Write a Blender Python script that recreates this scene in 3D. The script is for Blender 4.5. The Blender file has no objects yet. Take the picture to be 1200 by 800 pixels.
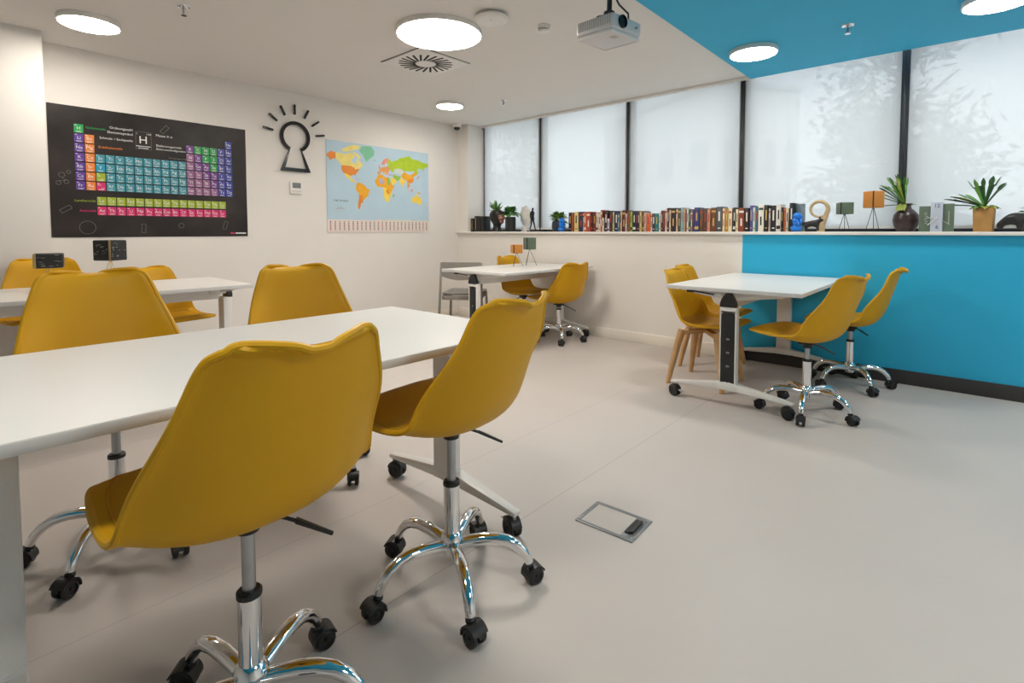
import bpy, bmesh, math, random
from mathutils import Vector, Matrix
PI = math.pi
R = math.radians
random.seed(7)
sc = bpy.context.scene
COL = sc.collection

# ------------------------------------------------------------------ materials
MATS = {}
def srgb(r, g, b):
    f = lambda c: (c/255/12.92) if c/255 <= .04045 else ((c/255+.055)/1.055)**2.4
    return (f(r), f(g), f(b), 1)

def mat(name, col, rough=.5, metal=0., bump=0., bscale=60., var=.04, vscale=3., spec=.5, coat=0.):
    """principled material whose colour, roughness and bump come from noise nodes"""
    if name in MATS:
        return MATS[name]
    m = bpy.data.materials.new(name)
    m.use_nodes = True
    nt = m.node_tree
    b = nt.nodes['Principled BSDF']
    b.inputs['Roughness'].default_value = rough
    b.inputs['Metallic'].default_value = metal
    b.inputs['Specular IOR Level'].default_value = spec
    b.inputs['Coat Weight'].default_value = coat
    tc = nt.nodes.new('ShaderNodeTexCoord')
    n = nt.nodes.new('ShaderNodeTexNoise')
    n.inputs['Scale'].default_value = vscale
    n.inputs['Detail'].default_value = 4
    nt.links.new(tc.outputs['Object'], n.inputs['Vector'])
    r = nt.nodes.new('ShaderNodeValToRGB')
    r.color_ramp.elements[0].position = .3
    r.color_ramp.elements[1].position = .7
    r.color_ramp.elements[0].color = tuple(c*(1-var) for c in col[:3])+(1,)
    r.color_ramp.elements[1].color = tuple(min(1, c*(1+var)) for c in col[:3])+(1,)
    nt.links.new(n.outputs['Fac'], r.inputs['Fac'])
    nt.links.new(r.outputs['Color'], b.inputs['Base Color'])
    if bump:
        n2 = nt.nodes.new('ShaderNodeTexNoise')
        n2.inputs['Scale'].default_value = bscale
        n2.inputs['Detail'].default_value = 3
        nt.links.new(tc.outputs['Object'], n2.inputs['Vector'])
        bp = nt.nodes.new('ShaderNodeBump')
        bp.inputs['Strength'].default_value = bump
        bp.inputs['Distance'].default_value = .002
        nt.links.new(n2.outputs['Fac'], bp.inputs['Height'])
        nt.links.new(bp.outputs['Normal'], b.inputs['Normal'])
    MATS[name] = m
    return m

def emis(name, col, strength):
    m = bpy.data.materials.new(name)
    m.use_nodes = True
    nt = m.node_tree
    b = nt.nodes['Principled BSDF']
    b.inputs['Base Color'].default_value = (.9, .9, .9, 1)
    b.inputs['Emission Color'].default_value = col
    b.inputs['Emission Strength'].default_value = strength
    MATS[name] = m
    return m

YEL = mat('mustard_plastic', (.62, .325, .005, 1), .48, bump=.05, bscale=900, var=.03, spec=.28)
CUSH = mat('mustard_vinyl', (.56, .285, .005, 1), .5, spec=.3, bump=.12, bscale=300, var=.04)
CHROME = mat('polished_chrome', (.82, .82, .83, 1), .08, 1., var=.01)
STEEL = mat('brushed_steel', (.42, .42, .43, 1), .3, 1., var=.05, vscale=20)
BLACKP = mat('black_plastic', (.012, .012, .013, 1), .45, var=.15, vscale=20)
BLACKG = mat('black_acrylic', (.008, .008, .009, 1), .12, var=.1)
WHITEM = mat('white_powder_coat', (.74, .72, .69, 1), .4, bump=.04, bscale=800, var=.01)
TOPW = mat('white_laminate', (.78, .76, .74, 1), .33, bump=.03, bscale=500, var=.012)
EDGEW = mat('laminate_edge', (.62, .61, .60, 1), .45, var=.02)
WALLW = mat('white_wall_paint', (.80, .77, .735, 1), .75, bump=.12, bscale=220, var=.012)
CEILW = mat('white_ceiling_paint', (.76, .74, .715, 1), .85, bump=.08, bscale=250, var=.01)
BLUE = mat('turquoise_wall_paint', (.018, .42, .70, 1), .5, bump=.1, bscale=220, var=.02)
BLUEC = mat('turquoise_ceiling_paint', (.03, .42, .68, 1), .7, bump=.08, bscale=220, var=.02)
SKIRTW = mat('cream_skirting', (.82, .78, .71, 1), .5, var=.01)
SKIRTD = mat('charcoal_skirting', (.035, .033, .034, 1), .5, var=.06)
TRIMW = mat('white_trim', (.80, .77, .74, 1), .4, var=.01)
FRAMED = mat('charcoal_window_frame', (.025, .03, .038, 1), .4, var=.05)
BEECH = mat('beech_wood', (.56, .33, .15, 1), .45, bump=.15, bscale=120, var=.14, vscale=14)
GREYW = mat('grey_painted_wood', (.26, .24, .215, 1), .5, bump=.1, bscale=90, var=.06, vscale=12)
LIGHTW = mat('pale_wood', (.55, .40, .22, 1), .5, bump=.2, bscale=70, var=.12, vscale=22)
ORANGE = mat('orange_lacquer_wood', (.56, .22, .035, 1), .45, bump=.1, bscale=60, var=.06, vscale=18)
GREEN = mat('sage_lacquer_wood', (.105, .15, .105, 1), .5, bump=.1, bscale=60, var=.06, vscale=18)
WIRE = mat('black_wire', (.02, .02, .02, 1), .4, .5, var=.05)
GOLD = mat('gold_wire', (.75, .55, .25, 1), .3, 1., var=.05)
SLATE = mat('blackboard_face', (.014, .014, .015, 1), .5, bump=.1, bscale=60, var=.4, vscale=60)
CHALK = mat('chalk_white', (.5, .5, .47, 1), .9, var=.1)
LEAF = mat('leaf_green', (.13, .33, .06, 1), .45, var=.35, vscale=25)
LEAF2 = mat('leaf_dark_green', (.045, .13, .045, 1), .45, var=.35, vscale=25)
LEAFY = mat('leaf_yellow_green', (.34, .40, .08, 1), .5, var=.25, vscale=30)
VASE = mat('dark_brown_glaze', (.035, .02, .02, 1), .3, bump=.3, bscale=40, var=.25, vscale=20)
TAN = mat('tan_ceramic', (.40, .21, .06, 1), .6, bump=.2, bscale=50, var=.12, vscale=16)
NAVY = mat('navy_ceramic', (.018, .027, .05, 1), .4, var=.1)
BLUEG = mat('bright_blue_resin', (.005, .19, .72, 1), .25, var=.05)
COPPER = mat('copper_face_paint', (.42, .20, .14, 1), .4, .4, var=.1, vscale=20)
BRONZE = mat('dark_bronze', (.02, .018, .017, 1), .4, .3, bump=.3, bscale=90, var=.2, vscale=30)
SHELLW = mat('white_shell', (.74, .73, .70, 1), .5, var=.03)
LILAC = mat('pale_lilac_panel', (.46, .50, .60, 1), .5, var=.03)
WHITEP = mat('white_plastic', (.78, .77, .75, 1), .4, var=.01)
GREYP = mat('grey_plastic', (.42, .41, .40, 1), .5, var=.03)
LCD = mat('grey_display', (.18, .20, .20, 1), .25, var=.03)
ALU = mat('aluminium_trim', (.24, .25, .26, 1), .4, .7, var=.06, vscale=20)
DARKGAP = mat('dark_recess', (.02, .02, .02, 1), .8, var=.1)
LAMP = emis('warm_lamp_diffuser', (1, .925, .82, 1), 44)

def floor_material():
    m = bpy.data.materials.new('vinyl_floor')
    m.use_nodes = True
    nt = m.node_tree
    L = nt.links.new
    b = nt.nodes['Principled BSDF']
    tc = nt.nodes.new('ShaderNodeTexCoord')
    n = nt.nodes.new('ShaderNodeTexNoise'); n.inputs['Scale'].default_value = 1.6; n.inputs['Detail'].default_value = 6
    n2 = nt.nodes.new('ShaderNodeTexNoise'); n2.inputs['Scale'].default_value = 140
    L(tc.outputs['Object'], n.inputs['Vector']); L(tc.outputs['Object'], n2.inputs['Vector'])
    r = nt.nodes.new('ShaderNodeValToRGB')
    r.color_ramp.elements[0].position = .3; r.color_ramp.elements[1].position = .7
    r.color_ramp.elements[0].color = (.555, .505, .475, 1)
    r.color_ramp.elements[1].color = (.585, .535, .503, 1)
    L(n.outputs['Fac'], r.inputs['Fac'])
    # welded seams between the sheets: thin darker lines along Y
    sep = nt.nodes.new('ShaderNodeSeparateXYZ'); L(tc.outputs['Object'], sep.inputs[0])
    def M(op, a, bb=None):
        k = nt.nodes.new('ShaderNodeMath'); k.operation = op
        for i, v in enumerate((a, bb)):
            if v is None: continue
            if isinstance(v, (int, float)): k.inputs[i].default_value = v
            else: L(v, k.inputs[i])
        return k.outputs[0]
    fac = None
    for sx in (3.822, 1.822, 3.31, 5.822, 7.822):
        d = M('ABSOLUTE', M('SUBTRACT', sep.outputs['X'], sx))
        s = M('LESS_THAN', d, .0022 if sx != 3.31 else .0015)
        fac = s if fac is None else M('MAXIMUM', fac, s)
    fac = M('MULTIPLY', fac, .35)
    mx = nt.nodes.new('ShaderNodeMixRGB'); mx.inputs[2].default_value = (.16, .14, .13, 1)
    L(fac, mx.inputs[0]); L(r.outputs['Color'], mx.inputs[1]); L(mx.outputs[0], b.inputs['Base Color'])
    rr = nt.nodes.new('ShaderNodeMapRange'); rr.inputs['To Min'].default_value = .36; rr.inputs['To Max'].default_value = .48
    L(n.outputs['Fac'], rr.inputs['Value']); L(rr.outputs[0], b.inputs['Roughness'])
    bp = nt.nodes.new('ShaderNodeBump'); bp.inputs['Strength'].default_value = .04; bp.inputs['Distance'].default_value = .001
    L(n2.outputs['Fac'], bp.inputs['Height']); L(bp.outputs['Normal'], b.inputs['Normal'])
    b.inputs['Specular IOR Level'].default_value = .35
    return m
FLOOR = floor_material()

def screen_material():
    """woven sun-screen fabric: part open weave, part translucent yarn"""
    m = bpy.data.materials.new('sunscreen_fabric')
    m.use_nodes = True
    nt = m.node_tree
    L = nt.links.new
    nt.nodes.remove(nt.nodes['Principled BSDF'])
    out = nt.nodes['Material Output']
    tc = nt.nodes.new('ShaderNodeTexCoord')
    n = nt.nodes.new('ShaderNodeTexNoise'); n.inputs['Scale'].default_value = 2.0
    L(tc.outputs['Object'], n.inputs['Vector'])
    r = nt.nodes.new('ShaderNodeValToRGB')
    r.color_ramp.elements[0].color = (.86, .87, .88, 1); r.color_ramp.elements[1].color = (.93, .93, .93, 1)
    L(n.outputs['Fac'], r.inputs['Fac'])
    t = nt.nodes.new('ShaderNodeBsdfTranslucent'); L(r.outputs['Color'], t.inputs['Color'])
    d = nt.nodes.new('ShaderNodeBsdfDiffuse'); d.inputs['Color'].default_value = (.8, .8, .8, 1)
    tr = nt.nodes.new('ShaderNodeBsdfTransparent')
    m1 = nt.nodes.new('ShaderNodeMixShader'); m1.inputs[0].default_value = .25
    L(t.outputs[0], m1.inputs[1]); L(d.outputs[0], m1.inputs[2])
    m2 = nt.nodes.new('ShaderNodeMixShader'); m2.inputs[0].default_value = .085
    L(m1.outputs[0], m2.inputs[1]); L(tr.outputs[0], m2.inputs[2])
    L(m2.outputs[0], out.inputs['Surface'])
    return m
SCREEN = screen_material()

def pane_material():
    m = bpy.data.materials.new('window_glass')
    m.use_nodes = True
    nt = m.node_tree
    L = nt.links.new
    nt.nodes.remove(nt.nodes['Principled BSDF'])
    out = nt.nodes['Material Output']
    tr = nt.nodes.new('ShaderNodeBsdfTransparent'); tr.inputs['Color'].default_value = (.93, .96, .97, 1)
    g = nt.nodes.new('ShaderNodeBsdfGlossy'); g.inputs['Roughness'].default_value = .02
    mx = nt.nodes.new('ShaderNodeMixShader')
    mx.inputs[0].default_value = .06; L(tr.outputs[0], mx.inputs[1]); L(g.outputs[0], mx.inputs[2])
    L(mx.outputs[0], out.inputs['Surface'])
    return m
PANE = pane_material()

# ------------------------------------------------------------------ mesh builder
class MB:
    def __init__(s):
        s.v = []; s.f = []; s.m = []; s.mats = []
    def mi(s, m):
        if m not in s.mats: s.mats.append(m)
        return s.mats.index(m)
    def add(s, vs, fs, m, M=None):
        o = len(s.v); k = s.mi(m)
        for p in vs:
            p = Vector(p)
            s.v.append(M @ p if M is not None else p)
        for f in fs:
            s.f.append([i+o for i in f]); s.m.append(k)
        return s
    def addbm(s, bm, m, M=None):
        bm.verts.index_update()
        vs = [v.co.copy() for v in bm.verts]; fs = [[v.index for v in f.verts] for f in bm.faces]
        bm.free()
        return s.add(vs, fs, m, M)
    def box(s, c, d, m, bev=0., M=None, seg=2):
        bm = bmesh.new()
        bmesh.ops.create_cube(bm, size=1)
        for v in bm.verts:
            v.co = Vector((v.co.x*d[0]+c[0], v.co.y*d[1]+c[1], v.co.z*d[2]+c[2]))
        if bev:
            bmesh.ops.bevel(bm, geom=bm.edges[:], offset=bev, segments=seg, affect='EDGES', profile=.5)
        return s.addbm(bm, m, M)
    def lathe(s, prof, m, n=24, M=None, capb=True, capt=True):
        vs = []; fs = []
        for r, z in prof:
            for i in range(n):
                a = 2*PI*i/n
                vs.append((r*math.cos(a), r*math.sin(a), z))
        for j in range(len(prof)-1):
            for i in range(n):
                k = (i+1) % n
                fs.append([j*n+i, j*n+k, (j+1)*n+k, (j+1)*n+i])
        if capb: fs.append(list(range(n-1, -1, -1)))
        if capt: fs.append([(len(prof)-1)*n+i for i in range(n)])
        return s.add(vs, fs, m, M)
    def cyl(s, r, z0, z1, m, n=24, bev=.002, M=None):
        b = min(bev, r*.4, abs(z1-z0)*.4)
        return s.lathe([(r-b, z0), (r, z0+b), (r, z1-b), (r-b, z1)], m, n, M)
    def tube(s, pts, rad, m, n=10, M=None, flat=1., closed=False, cap=True):
        pts = [Vector(p) for p in pts]; N = len(pts)
        if not isinstance(rad, (list, tuple)): rad = [rad]*N
        vs = []; fs = []
        up = None
        for i, p in enumerate(pts):
            if closed: t = pts[(i+1) % N]-pts[i-1]
            else: t = (pts[min(i+1, N-1)]-pts[max(i-1, 0)])
            if t.length < 1e-9: t = Vector((0, 0, 1))
            t.normalize()
            if up is None:
                up = Vector((0, 0, 1)) if abs(t.z) < .9 else Vector((1, 0, 0))
            sd = t.cross(up)
            if sd.length < 1e-6: sd = t.cross(Vector((0, 1, 0)))
            sd.normalize(); up = sd.cross(t).normalized()
            for k in range(n):
                a = 2*PI*k/n
                vs.append(p+sd*math.cos(a)*rad[i]+up*math.sin(a)*rad[i]*flat)
        for i in range(N if closed else N-1):
            j = (i+1) % N
            for k in range(n):
                l = (k+1) % n
                fs.append([i*n+k, i*n+l, j*n+l, j*n+k])
        if cap and not closed:
            fs.append(list(range(n-1, -1, -1))); fs.append([(N-1)*n+k for k in range(n)])
        return s.add(vs, fs, m, M)
    def bar(s, a, b, w, t, m, bev=.002, w2=None, t2=None, up=(0, 0, 1)):
        """tapered rectangular bar from a to b"""
        a = Vector(a); b = Vector(b); d = (b-a).normalized(); up = Vector(up)
        sd = d.cross(up).normalized(); up = sd.cross(d).normalized()
        w2 = w if w2 is None else w2; t2 = t if t2 is None else t2
        bm = bmesh.new(); vv = []
        for p, ww, tt in ((a, w, t), (b, w2, t2)):
            for i, j in ((-1, -1), (1, -1), (1, 1), (-1, 1)):
                vv.append(bm.verts.new(p+sd*i*ww/2+up*j*tt/2))
        for f in ((3, 2, 1, 0), (4, 5, 6, 7), (0, 1, 5, 4), (1, 2, 6, 5), (2, 3, 7, 6), (3, 0, 4, 7)):
            bm.faces.new([vv[i] for i in f])
        if bev: bmesh.ops.bevel(bm, geom=bm.edges[:], offset=bev, segments=2, affect='EDGES', profile=.5)
        return s.addbm(bm, m)
    def prism(s, poly, h0, h1, m, M=None):
        """closed polygon in XY extruded in Z"""
        n = len(poly)
        vs = [(x, y, h0) for x, y in poly]+[(x, y, h1) for x, y in poly]
        fs = [list(range(n-1, -1, -1)), list(range(n, 2*n))]
        for i in range(n):
            k = (i+1) % n
            fs.append([i, k, n+k, n+i])
        return s.add(vs, fs, m, M)
    def sphere(s, c, r, m, u=16, v=10, M=None):
        bm = bmesh.new()
        bmesh.ops.create_uvsphere(bm, u_segments=u, v_segments=v, radius=1)
        if not isinstance(r, (list, tuple)): r = (r, r, r)
        for q in bm.verts: q.co = Vector((q.co.x*r[0]+c[0], q.co.y*r[1]+c[1], q.co.z*r[2]+c[2]))
        return s.addbm(bm, m, M)
    def mesh(s, name, ang=35):
        me = bpy.data.meshes.new(name)
        me.from_pydata([tuple(v) for v in s.v], [], s.f)
        for m in s.mats: me.materials.append(m)
        me.polygons.foreach_set('material_index', s.m)
        bm = bmesh.new(); bm.from_mesh(me); bmesh.ops.recalc_face_normals(bm, faces=bm.faces[:]); bm.to_mesh(me); bm.free()
        me.shade_smooth(); me.set_sharp_from_angle(angle=R(ang))
        me.update()
        return me
    def build(s, name, parent=None, loc=(0, 0, 0), rz=0., ang=35):
        return link(name, s.mesh(name, ang), parent, loc, rz)

def link(name, me, parent=None, loc=(0, 0, 0), rz=0.):
    o = bpy.data.objects.new(name, me)
    COL.objects.link(o)
    o.location = loc; o.rotation_euler = (0, 0, rz)
    if parent: o.parent = parent
    return o
def tag(o, label, cat, group=None):
    o['label'] = label; o['category'] = cat
    if group: o['group'] = group
    return o
def thing(name, label, cat, loc=(0, 0, 0), rz=0., group=None):
    o = bpy.data.objects.new(name, None)
    o.empty_display_size = .1
    COL.objects.link(o)
    o.location = loc; o.rotation_euler = (0, 0, rz)
    return tag(o, label, cat, group)
def struct(o):
    o['kind'] = 'structure'
    return o
def copy_tree(o, parent=None):
    c = o.copy(); COL.objects.link(c)
    if parent: c.parent = parent
    for ch in list(o.children): copy_tree(ch, c)
    return c

TXT = {}
def text_geo(st, size):
    """vertices/faces of a text string, centred at the origin in XY"""
    if st not in TXT:
        cu = bpy.data.curves.new('t', 'FONT'); cu.body = st; cu.size = 1; cu.align_x = 'LEFT'; cu.resolution_u = 2
        ob = bpy.data.objects.new('t', cu)
        me = ob.to_mesh()
        vs = [v.co.copy() for v in me.vertices]; fs = [list(p.vertices) for p in me.polygons]
        ob.to_mesh_clear(); bpy.data.objects.remove(ob); bpy.data.curves.remove(cu)
        x0 = min(v.x for v in vs); x1 = max(v.x for v in vs); y0 = min(v.y for v in vs); y1 = max(v.y for v in vs)
        TXT[st] = (vs, fs, x0, x1, y0, y1)
    vs, fs, x0, x1, y0, y1 = TXT[st]
    return [((v.x-(x0+x1)/2)*size, (v.y-(y0+y1)/2)*size, 0) for v in vs], fs, (x1-x0)*size, (y1-y0)*size

# ------------------------------------------------------------------ camera
F = 608.84; YAW = .7257; PITCH = .0478
cam = bpy.data.cameras.new('camera')
cam.sensor_width = 36; cam.lens = F/1200*36; cam.shift_y = (300.23-400)/1200; cam.clip_start = .02
co = bpy.data.objects.new('camera', cam); COL.objects.link(co)
co.location = (5.0814, -4.6542, 1.1); co.rotation_euler = (PI/2-PITCH, 0, YAW)
sc.camera = co

# ------------------------------------------------------------------ room shell
H = 2.471; HB = 2.415; XR = 8.4; YB = -8.0; BX = 3.60; YW = .33; LZ = 1.098
def wallbox(name, c, d, m, bev=0):
    return struct(MB().box(c, d, m, bev).build(name))
wallbox('floor', ((XR-.3)/2, (YB+.6)/2, -.05), (XR+.9, -YB+.6, .1), FLOOR)
wallbox('wall_left', (-.1, (YB+.3)/2, H/2), (.2, -YB+.9, H+.2), WALLW)
wallbox('wall_right', (XR+.1, (YB+.3)/2, H/2), (.2, -YB+.9, H+.2), WALLW)
wallbox('wall_front', (XR/2, YB-.1, H/2), (XR, .2, H+.2), WALLW)
b = MB()
b.box((BX/2, .22, (LZ-.02)/2), (BX, .44, LZ-.02), WALLW)
b.box(((BX+XR)/2, .22, (LZ-.02)/2), (XR-BX, .44, LZ-.02), BLUE)
struct(b.build('wall_back'))
# pier between the poster wall and the first window, and the pillar at the left edge of the photo
wallbox('wall_corner', (.0975, .22, (H+LZ)/2), (.195, .44, H-LZ), WALLW)
wallbox('wall_pillar', (.1325, -6.05, H/2), (.265, 3.94, H), WALLW)
# ceiling: white field, turquoise field slightly lower over the window side on the right
b = MB()
b.box((BX/2, (YB+.26)/2, H+.06), (BX, .26-YB, .12), CEILW)
b.box((XR/2, .40, H+.115), (XR, .30, .03), CEILW)
struct(b.build('ceiling'))
wallbox('ceiling_blue', ((BX+XR)/2, (YB+.12)/2, HB+.09), (XR-BX, .12-YB, .18), BLUEC)
b = MB(); b.box((BX/2+.1, .235, H-.012), (BX-.2, .05, .024), TRIMW, .003); struct(b.build('trim_1'))
# ledge over the low wall
b = MB(); b.box(((XR-.077)/2, .15, LZ-.0125), (XR+.07, .37, .025), TRIMW, .004); struct(b.build('trim_2'))
# skirting boards
b = MB(); b.box((BX/2, -.0075, .05), (BX, .015, .1), SKIRTW, .004); b.box(((BX+XR)/2, -.0075, .05), (XR-BX, .015, .1), SKIRTD, .003); struct(b.build('baseboard_back'))
b = MB(); b.box((.0075, -2.04, .05), (.015, 4.05, .1), SKIRTW, .004); struct(b.build('baseboard_left'))

# windows: one frame per bay with a pane, and a roller blind inside each
BAYS = [.20, 1.16, 2.335, 3.49, 4.665, 5.84, 7.0, 8.4]
WTOP = H+.095
GAP = [.016, .011, .014, .020, .025, .03]
blind_names = ['roller blind in the narrow window nearest the poster wall',
 'roller blind in the second window, above the small blue figure',
 'roller blind in the third window, behind the long row of books',
 'roller blind in the fourth window, behind the ring sculpture',
 'roller blind in the window right of the vase, behind the tan planter',
 None, None]
for i in range(len(BAYS)-1):
    x0, x1 = BAYS[i], BAYS[i+1]
    top = WTOP
    b = MB()
    for xx in (x0, x1):
        b.box((xx+(.016 if xx == x0 else -.016), YW+.008, (top+LZ)/2), (.032, .108, top-LZ), FRAMED, .003)
    b.box(((x0+x1)/2, YW+.03, LZ+.03), (x1-x0-.064, .05, .06), FRAMED, .003)
    b.box(((x0+x1)/2, YW+.03, top-.025), (x1-x0-.064, .05, .05), FRAMED, .003)
    w = struct(b.build('window_%d' % (i+1)))
    g = MB(); g.box(((x0+x1)/2, YW+.03, (top+LZ)/2), (x1-x0-.066, .006, top-LZ-.11), PANE)
    g.build('pane', w)
    if blind_names[i] is None: continue
    ya = YW-.052
    t = thing('roller_blind', 'white translucent '+blind_names[i], 'blind', ((x0+x1)/2, ya, LZ), 0, 'roller blinds in the windows')
    gl, gr = GAP[i], GAP[i+1]
    t.location.x = (x0+gl+x1-gr)/2
    wd = (x1-x0)-gl-gr
    zt = WTOP-.03-LZ
    f = MB()
    N = 24
    vs = [(-wd/2+wd*k/N, .0015*math.sin(k*1.3), z) for k in range(N+1) for z in (.045, zt)]
    fs = [[2*k, 2*k+2, 2*k+3, 2*k+1] for k in range(N)]
    f.add(vs, fs, SCREEN)
    f.build('fabric', t)
    r = MB(); r.tube([(-wd/2, 0, zt), (wd/2, 0, zt)], .02, WHITEP, 16); r.build('roller_tube', t)
    r = MB(); r.box((0, 0, .035), (wd, .014, .022), WHITEP, .004); r.build('bottom_bar', t)

# ------------------------------------------------------------------ posters and wall things
def wall_M(y, z, x=.004):
    """local X -> +Y along the wall, local Y -> up, local Z -> out of the wall"""
    return Matrix(((0, 0, 1, x), (1, 0, 0, y), (0, 1, 0, z), (0, 0, 0, 1)))
PW, PH = 1.384, .984
P0 = (-4.040, 1.056)
pt = thing('periodic_table_poster', 'large dark periodic table poster with coloured element squares on the left wall', 'poster', (.001, P0[0]+PW/2, P0[1]))
PAPER = mat('dark_chalkboard_print', (.024, .018, .017, 1), .4, bump=.05, bscale=8, var=.6, vscale=3, spec=.3)
s_ = MB()
NX, NY = 30, 12
vs = []
for j in range(NY+1):
    for i in range(NX+1):
        u = i/NX; v = j/NY
        wv = .0015*math.sin(u*9+v*3)+.001*math.sin(v*11)
        vs.append((.004+wv, (u-.5)*PW, v*PH))
fs = [[j*(NX+1)+i, j*(NX+1)+i+1, (j+1)*(NX+1)+i+1, (j+1)*(NX+1)+i] for j in range(NY) for i in range(NX)]
s_.add(vs, fs, PAPER)
s_.box((.001, 0, PH/2), (.002, PW, PH), PAPER)
s_.build('sheet', pt)
PC = {k: mat('print_'+k, srgb(*c), .4, var=.05, vscale=10) for k, c in dict(
    purple=(92, 58, 150), orange=(222, 128, 46), teal=(58, 142, 160), cyan=(28, 148, 182), green=(26, 152, 78), violet=(112, 52, 138),
    mauve=(146, 92, 138), indigo=(74, 72, 158), navy=(44, 62, 158), lime=(158, 176, 44), pink=(214, 40, 112)).items()}
INK = mat('white_print', (.75, .75, .74, 1), .5, var=.02)
INKD = mat('chalk_print', (.16, .155, .15, 1), .6, var=.1)
ROWS = ['H He', 'Li Be B C N O F Ne', 'Na Mg Al Si P S Cl Ar',
 'K Ca Sc Ti V Cr Mn Fe Co Ni Cu Zn Ga Ge As Se Br Kr', 'Rb Sr Y Zr Nb Mo Tc Ru Rh Pd Ag Cd In Sn Sb Te I Xe',
 'Cs Ba La-Lu Hf Ta W Re Os Ir Pt Au Hg Tl Pb Bi Po At Rn', 'Fr Ra Ac-Lr Rf Db Sg Bh Hs Mt Ds Rg Cn Nh Fl Mc Lv Ts Og']
LA = 'La Ce Pr Nd Pm Sm Eu Gd Tb Dy Ho Er Tm Yb Lu'.split()
AC = 'Ac Th Pa U Np Pu Am Cm Bk Cf Es Fm Md No Lr'.split()
grid = MB(); ink = MB(); grid2 = MB()
def pl(y): return y-(P0[0]+PW/2)
def pz(z): return z-P0[1]
CELLW, CELLH = .056, .064
def cell(col, z, colr, sym):
    y = pl(-3.862+(col-1)*.0619); zz = pz(z)
    (grid if z > 1.4 else grid2).box((.0085, y, zz), (.002, CELLW, CELLH), PC[colr])
    if '-' in sym:
        a, c = sym.split('-')
        for tx, dy, dz in ((a, -.012, .013), (c, .012, -.013)):
            v, f, w, h = text_geo(tx, .02); ink.add(v, f, INK, wall_M(y+dy, zz+dz, .0102))
    else:
        v, f, w, h = text_geo(sym, .034); ink.add(v, f, INK, wall_M(y, zz+.003, .0102))
    for dz, ww in ((-.021, .036), (-.026, .028)):
        ink.box((.0101, y, zz+dz), (.0004, ww, .0022), INK)
    ink.box((.0101, y-.017, zz+.024), (.0004, .012, .004), INK)
def colour(c, r, sym):
    if sym in ('H', 'C', 'N', 'O', 'P', 'S', 'Se'): return 'green'
    if c == 1: return 'purple'
    if c == 2: return 'orange'
    if sym == 'Y': return 'cyan'
    if sym == 'La-Lu': return 'lime'
    if sym == 'Ac-Lr': return 'pink'
    if c <= 12: return 'teal'
    if c == 18: return 'navy'
    if c == 17: return 'indigo'
    if sym in ('B', 'Si', 'Ge', 'As', 'Sb', 'Te', 'Po'): return 'violet'
    return 'mauve'
for r, line in enumerate(ROWS):
    sy = line.split()
    if r == 0: cols = [1, 18]
    elif r < 3: cols = [1, 2]+list(range(13, 19))
    else: cols = list(range(1, 19))
    for c, s1 in zip(cols, sy): cell(c, 1.876-r*.0714, colour(c, r, s1), s1)
for k in range(15):
    cell(3+k, 1.335, 'lime', LA[k]); cell(3+k, 1.259, 'pink', AC[k])
grid.build('element_squares', pt); grid2.build('lanthanide_and_actinide_squares', pt)
def ptxt(st, size, y, z, al, m):
    v, f, w, h = text_geo(st, size)
    off = {'l': w/2, 'r': -w/2, 'c': 0}[al]
    ink.add(v, f, m, wall_M(pl(y)+off, pz(z), .0102))
ptxt('Ordnungszahl', .027, -3.525, 1.908, 'r', INK); ptxt('Elementsymbol', .027, -3.525, 1.872, 'r', INK)
ptxt('Schmelz- / Siedepunkt', .024, -3.525, 1.822, 'r', INK)
ptxt('H', .085, -3.455, 1.842, 'c', INK)
ptxt('1', .02, -3.497, 1.890, 'c', INK); ptxt('1,008', .016, -3.415, 1.890, 'c', INK)
for z, w_ in ((1.79, .1), (1.775, .07)): ink.box((.0101, pl(-3.455), pz(z)), (.0004, w_, .005), INK)
ptxt('Masse in u', .028, -3.365, 1.892, 'l', INK)
ptxt('Elektronegativit\u00e4t', .026, -3.365, 1.806, 'l', INK); ptxt('Elektronenkonfiguration', .022, -3.365, 1.778, 'l', INK)
ptxt('Nichtmetalle', .024, -3.82, 1.89, 'l', PC['green']); ptxt('Erdalkalimetalle', .024, -3.745, 1.752, 'l', PC['orange'])
ptxt('\u00dcbergangsmetalle', .02, -3.28, 1.715, 'l', INKD)
ptxt('Lanthanoide', .026, -3.775, 1.335, 'r', PC['lime']); ptxt('Actinoide', .026, -3.775, 1.259, 'r', PC['pink'])
ink.box((.0101, pl(-2.72), pz(1.085)), (.0004, .09, .012), INK); ink.box((.0101, pl(-2.79), pz(1.085)), (.0004, .035, .014), PC['pink'])
# thin frame round the sample element and chalk doodles of flasks and molecules
def pline(pts, w, m, x=.0098):
    for (a, c), (d, e) in zip(pts, pts[1:]):
        A = Vector((x, pl(a), pz(c))); B = Vector((x, pl(d), pz(e)))
        ink.bar(A, B, .0006, w, m, 0, up=(0, 0, 1) if abs((B-A).normalized().z) < .9 else (0, 1, 0))
pline([(-3.505, 1.905), (-3.40, 1.905), (-3.40, 1.765), (-3.505, 1.765), (-3.505, 1.905)], .002, INKD)
def circ(y, z, r, n=14): return [(y+r*math.cos(2*PI*k/n), z+r*math.sin(2*PI*k/n)) for k in range(n+1)]
for (y, z, r) in ((-3.83, 1.13, .05), (-3.97, 1.52, .018), (-3.945, 1.47, .014), (-3.99, 1.46, .014), (-3.93, 1.545, .012), (-3.2, 1.15, .02)):
    pline(circ(y, z, r), .003, INKD)
pline([(-3.97, 1.50), (-3.945, 1.48), (-3.99, 1.475)], .003, INKD)
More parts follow.
